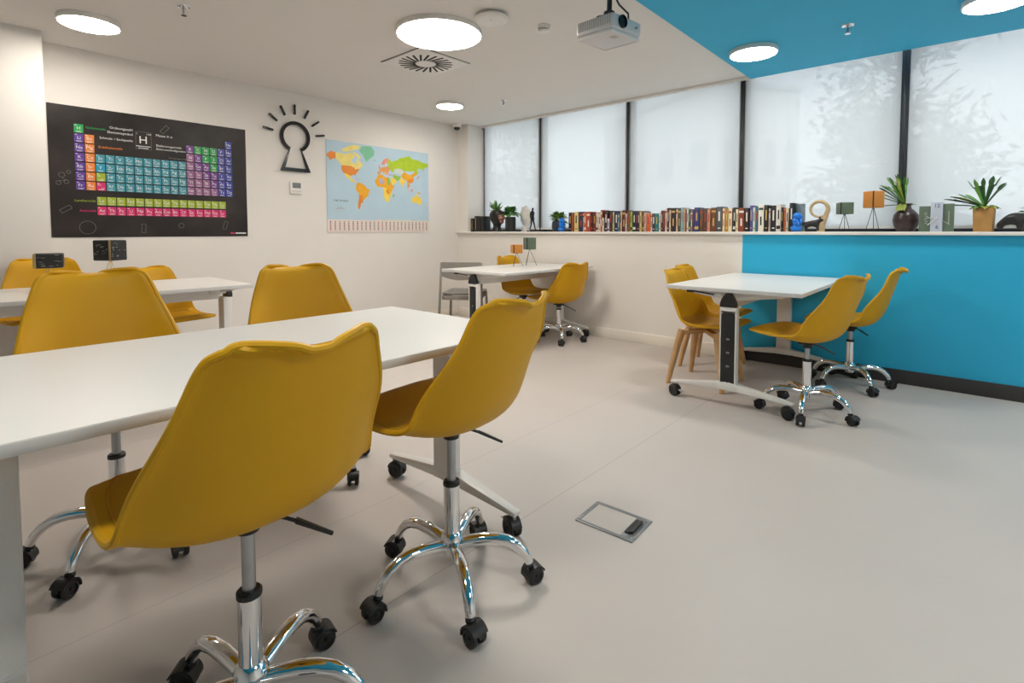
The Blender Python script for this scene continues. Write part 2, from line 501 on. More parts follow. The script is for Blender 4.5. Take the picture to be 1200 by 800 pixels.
for (y, z, a) in ((-3.95, 1.27, .6), (-3.47, 1.13, 1.5), (-3.3, 1.95, .9), (-2.85, 1.16, 1.3)):
    ca, sa = math.cos(a), math.sin(a)
    pline([(y+ca*p-sa*q, z+sa*p+ca*q) for p, q in ((-.04, -.014), (.03, -.014), (.03, .014), (-.04, .014), (-.04, -.014))], .003, INKD)
ink.build('lettering', pt)

# world map
MW, MH = 1.356, .966
M0 = (-1.853, 1.094)
mp = thing('world_map_poster', 'light blue world map poster with a strip of flags along its bottom', 'poster', (.001, M0[0]+MW/2, M0[1]))
SEA = mat('map_sea_blue', srgb(184, 210, 226), .35, var=.05, vscale=3)
STRIP = mat('map_strip_cream', srgb(232, 218, 212), .4, var=.02)
b = MB(); b.box((.003, 0, MH/2), (.006, MW, MH), SEA); b.box((.0065, 0, .066), (.001, MW, .132), STRIP); b.build('sheet', mp)
def merc(lat):
    l = R(lat); return 1.25*math.log(math.tan(PI/4+.4*l))
TOPM, BOTM = merc(84), merc(-72)
def mpt(lon, lat):
    return ((lon+168)/348*MW-MW/2, .132+(merc(lat)-BOTM)/(TOPM-BOTM)*(MH-.132))
LC = {k: mat('map_'+k, srgb(*c), .4, var=.06, vscale=14) for k, c in dict(cream=(240, 222, 128), orange=(232, 140, 50), amber=(238, 172, 32), yellow=(246, 214, 80),
    lime=(176, 204, 38), mint=(122, 196, 158), tan=(226, 160, 92), lilac=(190, 176, 200), ice=(206, 216, 208), pinkc=(228, 150, 130), grass=(150, 190, 70)).items()}
LAND = [
 ('cream', [(-140,60),(-141,70),(-128,70),(-115,69),(-95,72),(-85,69),(-82,66),(-94,60),(-92,57),(-82,55),(-79,52),(-77,56),(-77,62),(-70,62),(-64,58),(-56,53),(-60,50),(-65,49),(-66,45),(-71,45),(-76,44),(-83,42),(-83,46),(-95,49),(-123,49),(-130,55)]),
 ('cream', [(-118,72),(-125,75),(-115,77),(-90,82),(-62,82),(-75,77),(-85,76),(-95,74)]), ('cream', [(-90,73),(-78,73),(-68,69),(-62,66),(-72,63),(-74,67),(-85,70)]),
 ('orange', [(-168,66),(-156,71),(-141,70),(-141,60),(-148,60),(-160,56),(-158,59),(-166,62)]),
 ('orange', [(-124,49),(-95,49),(-83,46),(-82,42),(-76,44),(-67,45),(-70,42),(-75,38),(-76,35),(-81,31),(-80,26),(-84,30),(-90,29),(-97,27),(-103,29),(-108,31),(-117,32),(-121,35),(-124,40)]),
 ('yellow', [(-117,32),(-108,31),(-103,29),(-97,27),(-97,21),(-91,18),(-87,21),(-88,16),(-83,15),(-83,10),(-78,8),(-86,11),(-95,16),(-105,20),(-110,25)]),
 ('mint', [(-45,60),(-52,66),(-55,70),(-68,76),(-60,82),(-30,83),(-18,78),(-22,71),(-35,66)]),
 ('amber', [(-78,8),(-72,12),(-62,10),(-51,4),(-44,-2),(-35,-6),(-39,-14),(-41,-22),(-48,-27),(-54,-33),(-58,-32),(-58,-22),(-66,-22),(-70,-18),(-76,-13),(-81,-5),(-79,2)]),
 ('orange', [(-70,-18),(-66,-22),(-58,-22),(-58,-32),(-57,-38),(-65,-42),(-66,-48),(-69,-52),(-67,-55),(-74,-52),(-74,-42),(-71,-30)]),
 ('lime', [(30,70),(40,66),(60,69),(70,73),(90,75),(105,78),(115,74),(140,73),(160,70),(179,69),(179,64),(163,60),(160,53),(156,58),(142,59),(137,54),(141,50),(133,43),(130,48),(120,53),(110,50),(98,51),(87,49),(75,54),(60,54),(50,51),(47,45),(40,46),(36,52),(30,55),(28,60)]),
 ('tan', [(-9,38),(-9,43),(-2,43),(-1,47),(-5,48),(4,52),(9,54),(14,54),(20,55),(28,57),(30,55),(36,52),(32,46),(29,44),(27,40),(23,36),(19,42),(14,45),(17,40),(15,38),(9,44),(3,43),(-1,37)]),
 ('pinkc', [(5,58),(6,62),(14,68),(25,71),(30,69),(28,62),(22,61),(20,64),(17,60),(14,56),(11,59)]), ('pinkc', [(-5,50),(-3,55),(-6,58),(-2,58),(1,53),(1,51)]),
 ('ice', [(50,51),(60,54),(75,54),(87,49),(80,44),(70,42),(62,44),(55,42),(51,46)]),
 ('amber', [(75,38),(80,44),(87,49),(98,44),(110,42),(120,47),(125,50),(134,48),(130,42),(122,40),(121,36),(122,30),(118,24),(110,20),(104,22),(98,26),(92,28),(82,30)]),
 ('orange', [(98,26),(104,22),(110,20),(118,24),(122,30),(118,34),(108,33)]),
 ('yellow', [(68,24),(75,34),(82,28),(92,27),(92,22),(86,20),(80,14),(78,8),(74,14),(72,20)]),
 ('lilac', [(27,37),(27,41),(42,41),(46,38),(44,36),(36,36)]), ('grass', [(44,36),(48,40),(60,37),(68,37),(75,36),(70,30),(66,25),(57,26),(50,30)]),
 ('yellow', [(36,30),(40,32),(48,30),(56,25),(59,21),(52,16),(44,12),(40,20)]),
 ('amber', [(-6,36),(10,37),(11,33),(20,31),(32,31),(36,22),(43,11),(51,11),(42,-2),(40,-10),(30,-5),(24,2),(14,4),(8,4),(-8,4),(-17,14),(-16,22),(-10,30)]),
 ('lilac', [(-5,25),(5,28),(14,22),(14,14),(0,12)]), ('grass', [(25,30),(32,30),(36,20),(33,10),(24,12)]),
 ('yellow', [(14,4),(24,2),(30,-5),(40,-10),(35,-20),(32,-28),(27,-34),(18,-34),(12,-18),(13,-8),(9,0)]), ('orange', [(24,2),(30,-5),(34,-10),(28,-16),(20,-8)]), ('grass', [(44,-25),(50,-16),(48,-12),(44,-17)]),
 ('yellow', [(114,-22),(122,-17),(131,-12),(136,-12),(136,-16),(141,-17),(143,-11),(147,-19),(153,-26),(150,-37),(140,-38),(131,-32),(116,-34)]),
 ('tan', [(98,26),(105,20),(109,12),(105,9),(101,13),(103,2),(98,10)]), ('tan', [(96,5),(104,-3),(106,-6),(100,0)]), ('pinkc', [(109,1),(117,6),(118,0),(114,-4)]), ('amber', [(132,-2),(141,-3),(150,-9),(141,-9)]),
 ('pinkc', [(131,32),(136,36),(141,42),(145,44),(141,36),(135,33)]), ('cream', [(167,-46),(174,-41),(178,-38),(174,-36),(172,-42)]), ('mint', [(-24,65),(-14,65),(-18,63)]), ('lilac', [(-85,22),(-75,20),(-68,18),(-76,18)]),
]
b = MB()
for k, (cn, pts) in enumerate(LAND):
    q = [mpt(*p) for p in pts]
    b.prism([(y, z) for y, z in q], 0, .0005+.00002*k, LC[cn], Matrix(((0, 0, 1, .0062), (1, 0, 0, 0), (0, 1, 0, 0), (0, 0, 0, 1))))
ant = [(-.1+k*.06, .135+.018*abs(math.sin(k*1.7))) for k in range(13)]
b.prism([(-.12, .133)]+ant+[(.65, .133)], 0, .0005, LC['ice'], Matrix(((0, 0, 1, .0062), (1, 0, 0, 0), (0, 1, 0, 0), (0, 0, 0, 1))))
b.build('land', mp)
fl = [mat('flag_'+n, srgb(*c), .5, var=.02) for n, c in (('red', (176, 62, 66)), ('navy', (52, 58, 112)), ('plum', (112, 66, 96)), ('green', (96, 130, 96)), ('brown', (120, 92, 84)))]
for i in range(25):
    b = MB()
    for j in range(7):
        b.box((.0073, -MW/2+.035+i*.0535, .112-j*.0145), (.0006, .016, .0085), random.choice(fl))
    b.build('flag_column', mp)
b = MB()
v, f, w, h = text_geo('THE WORLD', .03); b.add(v, f, BLACKP, wall_M(-MW/2+.16, .335, .0068))
b.build('title', mp)
b = MB()
for z, w_ in ((.262, .07), (.248, .11)): b.box((.0066, -MW/2+.15, z), (.0004, w_, .006), GREYP)
b.build('small_print', mp)

# keyhole sign: ring on a flared foot with seven rays, black acrylic standing off the wall
ks = thing('keyhole_sign', 'black keyhole outline sign with seven rays between the two posters', 'wall sign', (0, -2.19, 2.035))
def key_outline(off):
    ro = .152-off; pts = []
    a0 = R(-90+26); 
    for k in range(37):
        a = a0+(2*PI-R(52))*k/36
        pts.append((ro*math.cos(a), ro*math.sin(a)))
    return pts
ro, ri = .152, .119
o = key_outline(0); i_ = [(x*ri/ro, y*ri/ro) for x, y in key_outline(0)]
outer = o+[(-.152, -.34), (.152, -.34)]
inner = i_+[(-.107, -.307), (.107, -.307)]
n = len(outer)
b = MB(); vs = []; fs = []
for d in (.012, .03):
    for lst in (outer, inner):
        vs += [(d, x, y) for x, y in lst]
for i in range(n):
    k = (i+1) % n
    fs += [[i, k, n+k, n+i], [2*n+i, 2*n+k, 3*n+k, 3*n+i], [i, k, 2*n+k, 2*n+i], [n+i, n+k, 3*n+k, 3*n+i]]
b.add(vs, fs, BLACKG)
for yy, zz in ((-.12, -.325), (.12, -.325), (0, .135), (-.135, 0), (.135, 0)):
    b.tube([(0, yy, zz), (.014, yy, zz)], .006, STEEL, 10)
b.build('keyhole_outline', ks)
for k in range(7):
    a = R(10+k*26.67)
    b = MB()
    ca, sa = math.cos(a), math.sin(a)
    b.bar((.021, .219*ca, .219*sa), (.021, .316*ca, .316*sa), .019, .018, BLACKG, .001, up=(1, 0, 0))
    b.tube([(0, .267*ca, .267*sa), (.014, .267*ca, .267*sa)], .004, STEEL, 8)
    b.build('ray', ks)
# thermostat
t = thing('thermostat', 'small white wall thermostat with grey display under the keyhole sign', 'thermostat', (0, -2.19, 1.531))
b = MB(); b.box((.012, 0, 0), (.024, .118, .118), WHITEP, .005); b.build('housing', t)
b = MB(); b.box((.0245, .004, .026), (.002, .086, .052), LCD, .0008); b.build('display', t)
for k in range(4):
    b = MB(); b.box((.0245, -.03+k*.024, -.03), (.003, .014, .008), GREYP, .001); b.build('button', t)
# low wall socket seen just over the far edge of the big table
t = thing('wall_socket', 'small grey socket low on the left wall, beyond the big table', 'socket', (0, -1.68, .23))
b = MB(); b.box((.006, 0, 0), (.012, .085, .085), GREYP, .003); b.build('frame', t)
b = MB(); b.cyl(.022, 0, .004, WHITEP, 20, M=Matrix.Translation((.012, 0, 0)) @ Matrix.Rotation(PI/2, 4, 'Y')); b.build('insert', t)

# ------------------------------------------------------------------ ceiling things
def lamp(x, y, z, r, label):
    t = thing('ceiling_lamp', label, 'ceiling light', (x, y, z), 0, 'round ceiling lamps')
    b = MB(); b.lathe([(r+.006, 0), (r+.008, -.006), (r+.008, -.028), (r+.002, -.034), (r-.004, -.030)], WHITEP, 56, capt=False); b.build('rim', t)
    b = MB(); b.lathe([(r-.003, -.026), (r-.004, -.033), (r*.7, -.0355), (.001, -.036)], LAMP, 56); b.build('diffuser', t)
lamp(2.30, -2.27, H, .285, 'large round lit ceiling lamp in front of the square air vent')
lamp(.737, -3.90, H, .16, 'round lit ceiling lamp above the periodic table poster')
lamp(.826, -.865, H, .14, 'small round lit ceiling lamp nearest the corner camera')
lamp(3.845, -.62, HB, .155, 'round lit lamp on the blue ceiling above the books')
lamp(5.147, -.60, HB, .155, 'round lit lamp on the blue ceiling at the top right corner')
for x, y, r in ((6.9, -3.2, .285), (6.5, -.6, .155), (4.25, -4.55, .20)):  # none in view; the last is added to brighten the foreground table
    lamp(x, y, H if x < BX else HB, r, 'round lit ceiling lamp out of view, added to light the room')
def sprinkler(x, y, z, label):
    t = thing('ceiling_sprinkler', label, 'sprinkler', (x, y, z), 0, 'ceiling sprinklers')
    b = MB(); b.lathe([(.036, 0), (.034, -.006), (.014, -.010), (.012, -.012)], CHROME, 24); b.build('escutcheon', t)
    b = MB(); b.cyl(.007, -.045, -.008, STEEL, 12); b.tube([(.012, 0, -.012), (.016, 0, -.03), (.003, 0, -.05)], .002, CHROME, 6); b.tube([(-.012, 0, -.012), (-.016, 0, -.03), (-.003, 0, -.05)], .002, CHROME, 6); b.build('nozzle', t)
    b = MB(); b.cyl(.017, -.055, -.051, CHROME, 16, .001); b.build('deflector', t)
sprinkler(1.431, -3.56, H, 'chrome sprinkler on the white ceiling at the upper left, near the poster lamp')
sprinkler(1.362, -.595, H, 'chrome sprinkler on the white ceiling beside the small lamp near the windows')
sprinkler(4.44, -.70, HB, 'chrome sprinkler on the blue ceiling between its two lamps')
# square swirl diffuser
t = thing('air_vent', 'square white swirl air vent in the ceiling beside the large lamp', 'air vent', (1.71, -1.91, H))
b = MB(); b.box((0, 0, -.006), (.50, .50, .012), WHITEP, .003); b.build('plate', t)
b = MB()
for k in range(22):
    a = 2*PI*k/22
    p0 = Vector((.085*math.cos(a), .085*math.sin(a), -.013)); p1 = Vector((.215*math.cos(a+.28), .215*math.sin(a+.28), -.013))
    b.bar(p0, p1, .017, .003, DARKGAP, 0)
b.build('slots', t)
b = MB()
for s1 in (-1, 1):
    b.box((0, s1*.253, -.001), (.512, .006, .003), DARKGAP); b.box((s1*.253, 0, -.001), (.006, .512, .003), DARKGAP)  # dark strips imitate the shadow line round the dropped plate
b.build('painted_shadow_line', t)
b = MB(); b.lathe([(.075, -.012), (.07, -.018), (.001, -.019)], WHITEP, 32); b.build('hub', t)
# flat disc and smoke detector
t = thing('ceiling_speaker', 'flat round white disc on the ceiling right of the large lamp', 'ceiling speaker', (2.75, -2.22, H))
b = MB(); b.lathe([(.075, 0), (.075, -.012), (.105, -.016), (.108, -.026), (.095, -.038), (.05, -.043), (.001, -.044)], WHITEP, 48); b.build('disc', t)
b = MB(); b.cyl(.005, -.047, -.0425, GREYP, 10, M=Matrix.Translation((.02, -.03, 0))); b.build('indicator', t)
t = thing('smoke_detector', 'small white smoke detector on the ceiling left of the projector', 'smoke detector', (2.894, -1.87, H))
b = MB(); b.lathe([(.042, 0), (.042, -.022), (.034, -.024)], WHITEP, 28); b.build('base', t)
b = MB(); b.cyl(.026, -.032, -.022, DARKGAP, 20); b.build('sensing_gap', t)
b = MB(); b.lathe([(.038, -.031), (.040, -.036), (.032, -.044), (.001, -.046)], WHITEP, 28); b.build('cap', t)
# dome camera in the corner
t = thing('dome_camera', 'small white dome camera in the ceiling corner above the map', 'security camera', (.10, -.10, H))
b = MB(); b.lathe([(.062, 0), (.062, -.03), (.055, -.042), (.040, -.046)], WHITEP, 32); b.build('housing', t)
b = MB(); b.lathe([(.040, -.044), (.038, -.060), (.026, -.076), (.001, -.082)], BLACKG, 28); b.build('dome', t)
# projector
t = thing('projector', 'white ceiling projector hanging on a black pole, lens facing right', 'projector', (3.548, -2.127, 2.20))
t.rotation_euler = (0, R(2), R(-7))
PRJ = mat('projector_white', (.62, .62, .64, 1), .4, var=.02)
b = MB(); b.box((0, 0, 0), (.25, .25, .075), PRJ, .012, seg=3); b.box((0, 0, -.045), (.235, .235, .02), PRJ, .008); b.build('body', t)
b = MB()
for k in range(15): b.box((-.105+k*.015, -.1255, .008), (.007, .004, .05), GREYP, .001)
b.build('vent_grille', t)
MY = Matrix.Translation((.122, -.045, .005)) @ Matrix.Rotation(PI/2, 4, 'Y')
b = MB(); b.lathe([(.034, 0), (.034, .012), (.029, .014), (.027, .006), (.001, .004)], BLACKG, 28, MY); b.build('lens', t)
b = MB(); b.tube([(.115*x, .118*y, -.052) for x, y in ((-1, -1), (1, -1), (1, 1), (-1, 1))], .006, WHITEP, 8, closed=True); b.build('lower_rim', t)
b = MB(); b.box((.06, -.03, -.0555), (.035, .04, .003), GREYP, .001); b.build('badge_plate', t)
b = MB(); b.cyl(.006, 0, .014, GREYP, 12, M=Matrix.Translation((.126, .07, .0)) @ Matrix.Rotation(PI/2, 4, 'Y')); b.build('sensor', t)
b = MB(); b.cyl(.014, .10, H-2.20, BLACKP, 16); b.lathe([(.05, H-2.2), (.05, H-2.215), (.016, H-2.225)], BLACKP, 24); b.build('mount_pole', t)
b = MB(); b.cyl(.03, .075, .10, BLACKP, 20)
for a in range(4):
    ca, sa = math.cos(a*PI/2+.7), math.sin(a*PI/2+.7)
    b.tube([(0, 0, .085), (.06*ca, .06*sa, .075), (.09*ca, .09*sa, .036)], .007, BLACKP, 8)
b.build('mount_bracket', t)
b = MB(); b.tube([(.02, .0, .2), (.05, .02, .13), (.09, .05, .08), (.10, .04, .04)], .005, BLACKP, 8); b.build('cable', t)

# floor box
t = thing('floor_socket_box', 'square floor box lid with metal edge and black handle on the open floor', 'floor box', (4.092, -2.957, 0), R(3))
b = MB()
for s1 in (-1, 1):
    b.box((0, s1*.079, .002), (.236, .016, .004), ALU, .0015); b.box((s1*.11, 0, .002), (.016, .142, .004), ALU, .0015)
b.build('metal_edge', t)
b = MB(); b.box((0, 0, .001), (.205, .143, .002), FLOOR, .0005); b.build('lid', t)
b = MB(); b.box((.083, 0, .003), (.038, .142, .003), ALU, .001); b.build('handle_plate', t)
b = MB(); b.bar((.08, -.05, .006), (.08, .05, .006), .022, .010, BLACKP, .003); b.bar((.094, -.045, .010), (.094, .045, .010), .012, .012, BLACKP, .003); b.build('handle', t)

# ------------------------------------------------------------------ moulded chair shell
CP = [  # x (forward), z, half width, forward wrap of the edge, lift of the edge
 (.250, .050, .205, 0, 0), (.243, .060, .215, 0, .0), (.19, .050, .228, 0, .006), (.10, .022, .240, 0, .030), (.0, .004, .246, .0, .050),
 (-.078, .006, .246, .018, .064), (-.138, .034, .242, .055, .056), (-.178, .084, .236, .085, .036), (-.203, .147, .227, .088, .018), (-.223, .217, .213, .068, .006),
 (-.243, .288, .194, .044, 0), (-.257, .343, .174, .042, 0), (-.270, .377, .164, .040, 0), (-.282, .392, .160, .040, 0), (-.304, .399, .157, .040, 0)]
def cat(v):
    w = min(.045, v, 1-v)
    q = [cat0(v+w*d) for d in (-1, -.66, -.33, 0, .33, .66, 1)]
    return [sum(k[c] for k in q)/7 for c in range(5)]
def cat0(v):
    n = len(CP)-1
    s = max(0., min(.99999, v))*n; i = int(s); t = s-i
    p = [CP[max(0, min(n, i+k))] for k in (-1, 0, 1, 2)]
    return [.5*((2*p[1][c])+(-p[0][c]+p[2][c])*t+(2*p[0][c]-5*p[1][c]+4*p[2][c]-p[3][c])*t*t+(-p[0][c]+3*p[1][c]-3*p[2][c]+p[3][c])*t**3) for c in range(5)]
def shell_pt(u, v):
    x, z, hw, dx, dz = cat(v)
    # rounded corners of the outline at the top and at the front lip
    n = len(CP)-1
    if v > 1-3./n:
        q = (v-(1-3./n))/(3./n); hw *= 1-.30*(1-math.sqrt(max(0, 1-q*q)))
    if v < 1.6/n:
        q = 1-v/(1.6/n); hw *= 1-.22*(1-math.sqrt(max(0, 1-q*q)))
    a = abs(u); e = a**2.4
    y = u*hw
    x += dx*e; z += dz*e
    s = max(0., min(1., (v-.70)/.30)); s = s*s*(3-2*s)
    ear = (1-math.cos(PI*a))/2
    z += .009*s*ear
    return Vector((x, y, z))
def shell_n(u, v):
    h = 1e-3
    a = shell_pt(min(u+h, 1), v)-shell_pt(max(u-h, -1), v); c = shell_pt(u, min(v+h, 1))-shell_pt(u, max(v-h, 0))
    return c.cross(a).normalized()          # points to the underside / rear
NU, NV = 30, 66
def vsamp(j):
    t = j/NV
    return .45*t+.55*(.5-.5*math.cos(PI*t))
def usamp(i):
    t = -1+2*i/NU
    return math.copysign(abs(t)**.85, t)
def make_shell():
    b = MB(); vs = []; fs = []
    for lay in (0, 1):
        for j in range(NV+1):
            for i in range(NU+1):
                u, v = usamp(i), vsamp(j)
                p = shell_pt(u, v); nn = shell_n(u, v)
                fl = max(0, (abs(u)-.9)/.1)**2*.006
                vs.append(p+nn*(fl+(.005 if lay else -.005)))
    W = NU+1; T = W*(NV+1)
    for j in range(NV):
        for i in range(NU):
            a = j*W+i
            fs.append([a, a+1, a+W+1, a+W]); fs.append([T+a, T+a+W, T+a+W+1, T+a+1])
    loop = [(i, 0) for i in range(NU)]+[(NU, j) for j in range(NV)]+[(i, NV) for i in range(NU, 0, -1)]+[(0, j) for j in range(NV, 0, -1)]
    for k in range(len(loop)):
        (i, j), (i2, j2) = loop[k], loop[(k+1) % len(loop)]
        fs.append([j*W+i, j2*W+i2, T+j2*W+i2, T+j*W+i])
    b.add(vs, fs, YEL)
    rim = []
    for i, j in loop:
        u, v = usamp(i), vsamp(j)
        rim.append(shell_pt(u, v)+shell_n(u, v)*.005)
    b.tube(rim, .0078, YEL, 8, closed=True)
    return b.mesh('chair_shell', 40)
def make_cushion():
    b = MB(); vs = []; fs = []
    n, m_ = 20, 20; v0, v1 = .042, .465
    for lay in (0, 1):
        for j in range(m_+1):
            for i in range(n+1):
                s = -1+2*i/n; q = -1+2*j/m_
                # rounded-square outline
                u = s*math.sqrt(1-.18*q*q)*.90; v = (v0+v1)/2+(v1-v0)/2*q*math.sqrt(1-.16*s*s)
                p = shell_pt(u, v); nn = shell_n(u, v)
                puff = .020*(1-abs(s)**5)*(1-abs(q)**5)
                vs.append(p-nn*(.004+(puff if lay else 0)))
    W = n+1; T = W*(m_+1)
    for j in range(m_):
        for i in range(n):
            a = j*W+i
            fs.append([a, a+1, a+W+1, a+W]); fs.append([T+a, T+a+W, T+a+W+1, T+a+1])
    b.add(vs, fs, CUSH)
    loop = [(i, 0) for i in range(n)]+[(n, j) for j in range(m_)]+[(i, m_) for i in range(n, 0, -1)]+[(0, j) for j in range(m_, 0, -1)]
    b.tube([vs[T+j*W+i]+Vector((0, 0, .001)) for i, j in loop], .0035, CUSH, 6, closed=True)
    return b.mesh('seat_cushion', 45)
ME = {}
ME['shell'] = make_shell(); ME['cushion'] = make_cushion()
b = MB(); b.cyl(.014, -.26, -.012, STEEL, 24); ME['piston'] = b.mesh('gas_piston')
b = MB(); b.lathe([(.040, .008), (.040, -.006), (.026, -.018), (.024, -.030)], BLACKP, 24); b.box((0, 0, -.002), (.075, .075, .014), BLACKP, .003); ME['bracket'] = b.mesh('seat_bracket')
b = MB(); b.tube([(0, -.02, -.014), (-.028, -.065, -.026), (-.045, -.09, -.040)], .0045, BLACKP, 8); b.bar((-.042, -.085, -.036), (-.085, -.150, -.080), .020, .008, BLACKP, .002, w2=.009); ME['lever'] = b.mesh('tilt_lever')
b = MB(); b.cyl(.0245, .150, .322, CHROME, 32); ME['sleeve'] = b.mesh('lift_sleeve')
b = MB(); b.lathe([(.026, .318), (.026, .328), (.022, .332), (.0145, .332)], BLACKP, 28); ME['collar'] = b.mesh('sleeve_collar')
b = MB(); b.lathe([(.024, .098), (.030, .102), (.031, .140), (.036, .150), (.030, .166), (.0245, .172)], CHROME, 32); ME['hub'] = b.mesh('base_hub')
lp = [(.024, .130), (.06, .138), (.10, .144), (.14, .145), (.175, .138), (.203, .122), (.225, .100), (.238, .078), (.241, .068)]
b = MB(); b.tube([(r, 0, z) for r, z in lp], [.0185, .019, .019, .0185, .0178, .017, .016, .0148, .0135], CHROME, 18, flat=.95); ME['leg'] = b.mesh('base_leg', 50)
def arc_prism(b, r0, r1, a0, a1, y0, y1, m, cx=0, cz=0, n=14):
    poly = [(cx+r1*math.cos(a0+(a1-a0)*k/n), cz+r1*math.sin(a0+(a1-a0)*k/n)) for k in range(n+1)]
    poly += [(cx+r0*math.cos(a0+(a1-a0)*k/n), cz+r0*math.sin(a0+(a1-a0)*k/n)) for k in range(n, -1, -1)]
    b.prism(poly, y0, y1, m, Matrix(((1, 0, 0, 0), (0, 0, -1, 0), (0, 1, 0, 0), (0, 0, 0, 1))))
b = MB(); b.cyl(.007, .045, .074, STEEL, 12); b.lathe([(.014, .055), (.014, .063), (.010, .068)], BLACKP, 16)
arc_prism(b, .0, .031, R(8), R(205), -.007, .007, BLACKP, .017, .027)
arc_prism(b, .027, .032, R(25), R(190), -.024, .024, BLACKP, .017, .027); ME['caster'] = b.mesh('caster_hood')
def wheel(r, w):
    b = MB(); b.lathe([(r*.35, -w/2), (r*.85, -w/2), (r*.97, -w*.3), (r, 0), (r*.97, w*.3), (r*.85, w/2), (r*.62, w/2), (r*.58, w*.3), (r*.2, w*.3), (r*.18, w/2), (.001, w/2)], BLACKP, 28)
    return b.mesh('caster_wheel')
ME['wheel'] = wheel(.0268, .016)

def swivel_chair(label, x, y, face, base, zs, seed=0):
    """yellow shell chair on a five-legged chrome base; face = direction it looks, base = direction of its first leg, zs = underside height"""
    t = thing('office_chair', label, 'chair', (x, y, 0), 0, 'yellow swivel chairs')
    f = R(face)
    rnd = random.Random(seed)
    link('shell', ME['shell'], t, (0, 0, zs), f)
    c = link('seat_cushion', ME['cushion'], t, (0, 0, zs), f)
    link('gas_piston', ME['piston'], t, (0, 0, zs), f)
    link('seat_bracket', ME['bracket'], t, (0, 0, zs-.012), f)
    l = link('tilt_lever', ME['lever'], t, (0, 0, zs-.006), f); l['label'] = 'black seat lever'
    link('lift_sleeve', ME['sleeve'], t); link('sleeve_collar', ME['collar'], t); link('base_hub', ME['hub'], t)
    for k in range(5):
        a = R(base+72*k)
        link('leg', ME['leg'], t, (0, 0, 0), a)
        cs = link('caster', ME['caster'], t, (.241*math.cos(a), .241*math.sin(a), 0), a+rnd.uniform(-.9, .9))
        for s1 in (-1, 1):
            w = link('wheel', ME['wheel'], cs, (.017, s1*.0155, .027)); w.rotation_euler = (PI/2*(-s1), 0, 0)
    return t
swivel_chair('yellow swivel chair nearest the viewer, seen from behind at the big front table', 3.938, -4.219, 182, 119, .503, 1)
swivel_chair('yellow swivel chair with its back to us, standing just right of the nearest chair', 3.895, -3.60, 186, -102, .507, 5)
swivel_chair('yellow swivel chair across the front table, facing us at its left end', 2.88, -4.242, 0, -113, .540, 9)
swivel_chair('yellow swivel chair across the front table, facing us near the middle, below the keyhole sign', 2.855, -3.517, -14, 88, .522, 12)
swivel_chair('yellow swivel chair at the wall-side table behind the low black lantern', .62, -4.13, 0, 20, .50, 14)
swivel_chair('yellow swivel chair at the wall-side table beside the tall black lantern', .67, -3.50, 14, 44, .42, 18)
swivel_chair('yellow swivel chair behind the corner table, mostly hidden by its lanterns', 1.465, -.385, 0, 54, .415, 21)
swivel_chair('yellow swivel chair in front of the corner table, turned to the left', 1.99, -.46, 168, -118, .385, 22)
swivel_chair('yellow swivel chair at the front right corner of the table by the blue wall', 4.355, -1.15, 163, -84, .442, 30)
swivel_chair('yellow swivel chair closest to the blue wall, behind another swivel chair', 4.45, -.31, 180, -123, .435, 33)

# wooden-legged shell chair
b = MB()
for sx, sy in ((1, 1), (1, -1), (-1, 1), (-1, -1)):
    b.bar((0, 0, -.018), (.125*sx, .135*sy, -.03), .045, .030, BEECH, .004)
ME['cross'] = b.mesh('seat_frame')
def leg_mesh(sx, sy):
    b = MB(); b.tube([(.125*sx, .13*sy, -.012), (.145*sx, .15*sy, -.10), (.195*sx, .207*sy, -.40)], [.031, .030, .019], BEECH, 14, flat=.85)
    return b.mesh('leg')
ME['wl'] = [leg_mesh(sx, sy) for sx, sy in ((1, 1), (1, -1), (-1, 1), (-1, -1))]
def wood_chair(label, x, y, face):
    t = thing('wooden_leg_chair', label, 'chair', (x, y, 0), R(face), 'yellow chairs with wooden legs')
    z = .40
    link('shell', ME['shell'], t, (0, 0, z)); link('seat_cushion', ME['cushion'], t, (0, 0, z))
    link('seat_frame', ME['cross'], t, (0, 0, z))['label'] = 'beech cross frame'
    for me in ME['wl']: link('leg', me, t, (0, 0, z))['label'] = 'tapered beech leg'
    return t
wood_chair('yellow shell chair with splayed beech legs at the near left of the blue wall table', 3.645, -.90, 0)
wood_chair('yellow shell chair with beech legs nearer the white low wall, half hidden behind its twin', 3.50, -.38, 2)

# grey wooden chair behind the corner table
t = thing('grey_wooden_chair', 'grey wooden chair with its back to us at the left end of the corner table', 'chair', (.985, -.80, 0), R(125)); t.scale = (1, .92, 1)
for sy in (-1, 1):
    b = MB(); b.bar((-.27, sy*.25, 0), (-.20, sy*.23, .775), .026, .034, GREYW, .004, w2=.022, t2=.024, up=(1, 0, 0)); b.build('rear_leg', t)
    b = MB(); b.bar((.21, sy*.235, 0), (.18, sy*.215, .44), .026, .034, GREYW, .004, up=(1, 0, 0)); b.build('front_leg', t)
def curved_rail(z0, z1, depth, mid_drop=0.):
    b = MB(); n = 12; vs = []; fs = []
    for k in range(n+1):
        s = -1+2*k/n
        x = -.205-depth*(1-s*s); y = s*.225; lo = z0-mid_drop*(1-s*s)
        for dx in (-.009, .009): vs += [(x+dx, y, lo), (x+dx, y, z1)]
    for k in range(n):
        o = 4*k
        fs += [[o, o+4, o+5, o+1], [o+2, o+3, o+7, o+6], [o+1, o+5, o+7, o+3], [o, o+2, o+6, o+4]]
    fs += [[0, 1, 3, 2], [4*n, 4*n+2, 4*n+3, 4*n+1]]
    b.add(vs, fs, GREYW); return b
curved_rail(.715, .780, .03).build('top_rail', t)
curved_rail(.635, .675, .03, .04).build('back_slat', t)
b = MB(); b.box((.0, 0, .452), (.43, .44, .022), GREYW, .008); b.build('seat', t)
b = MB()
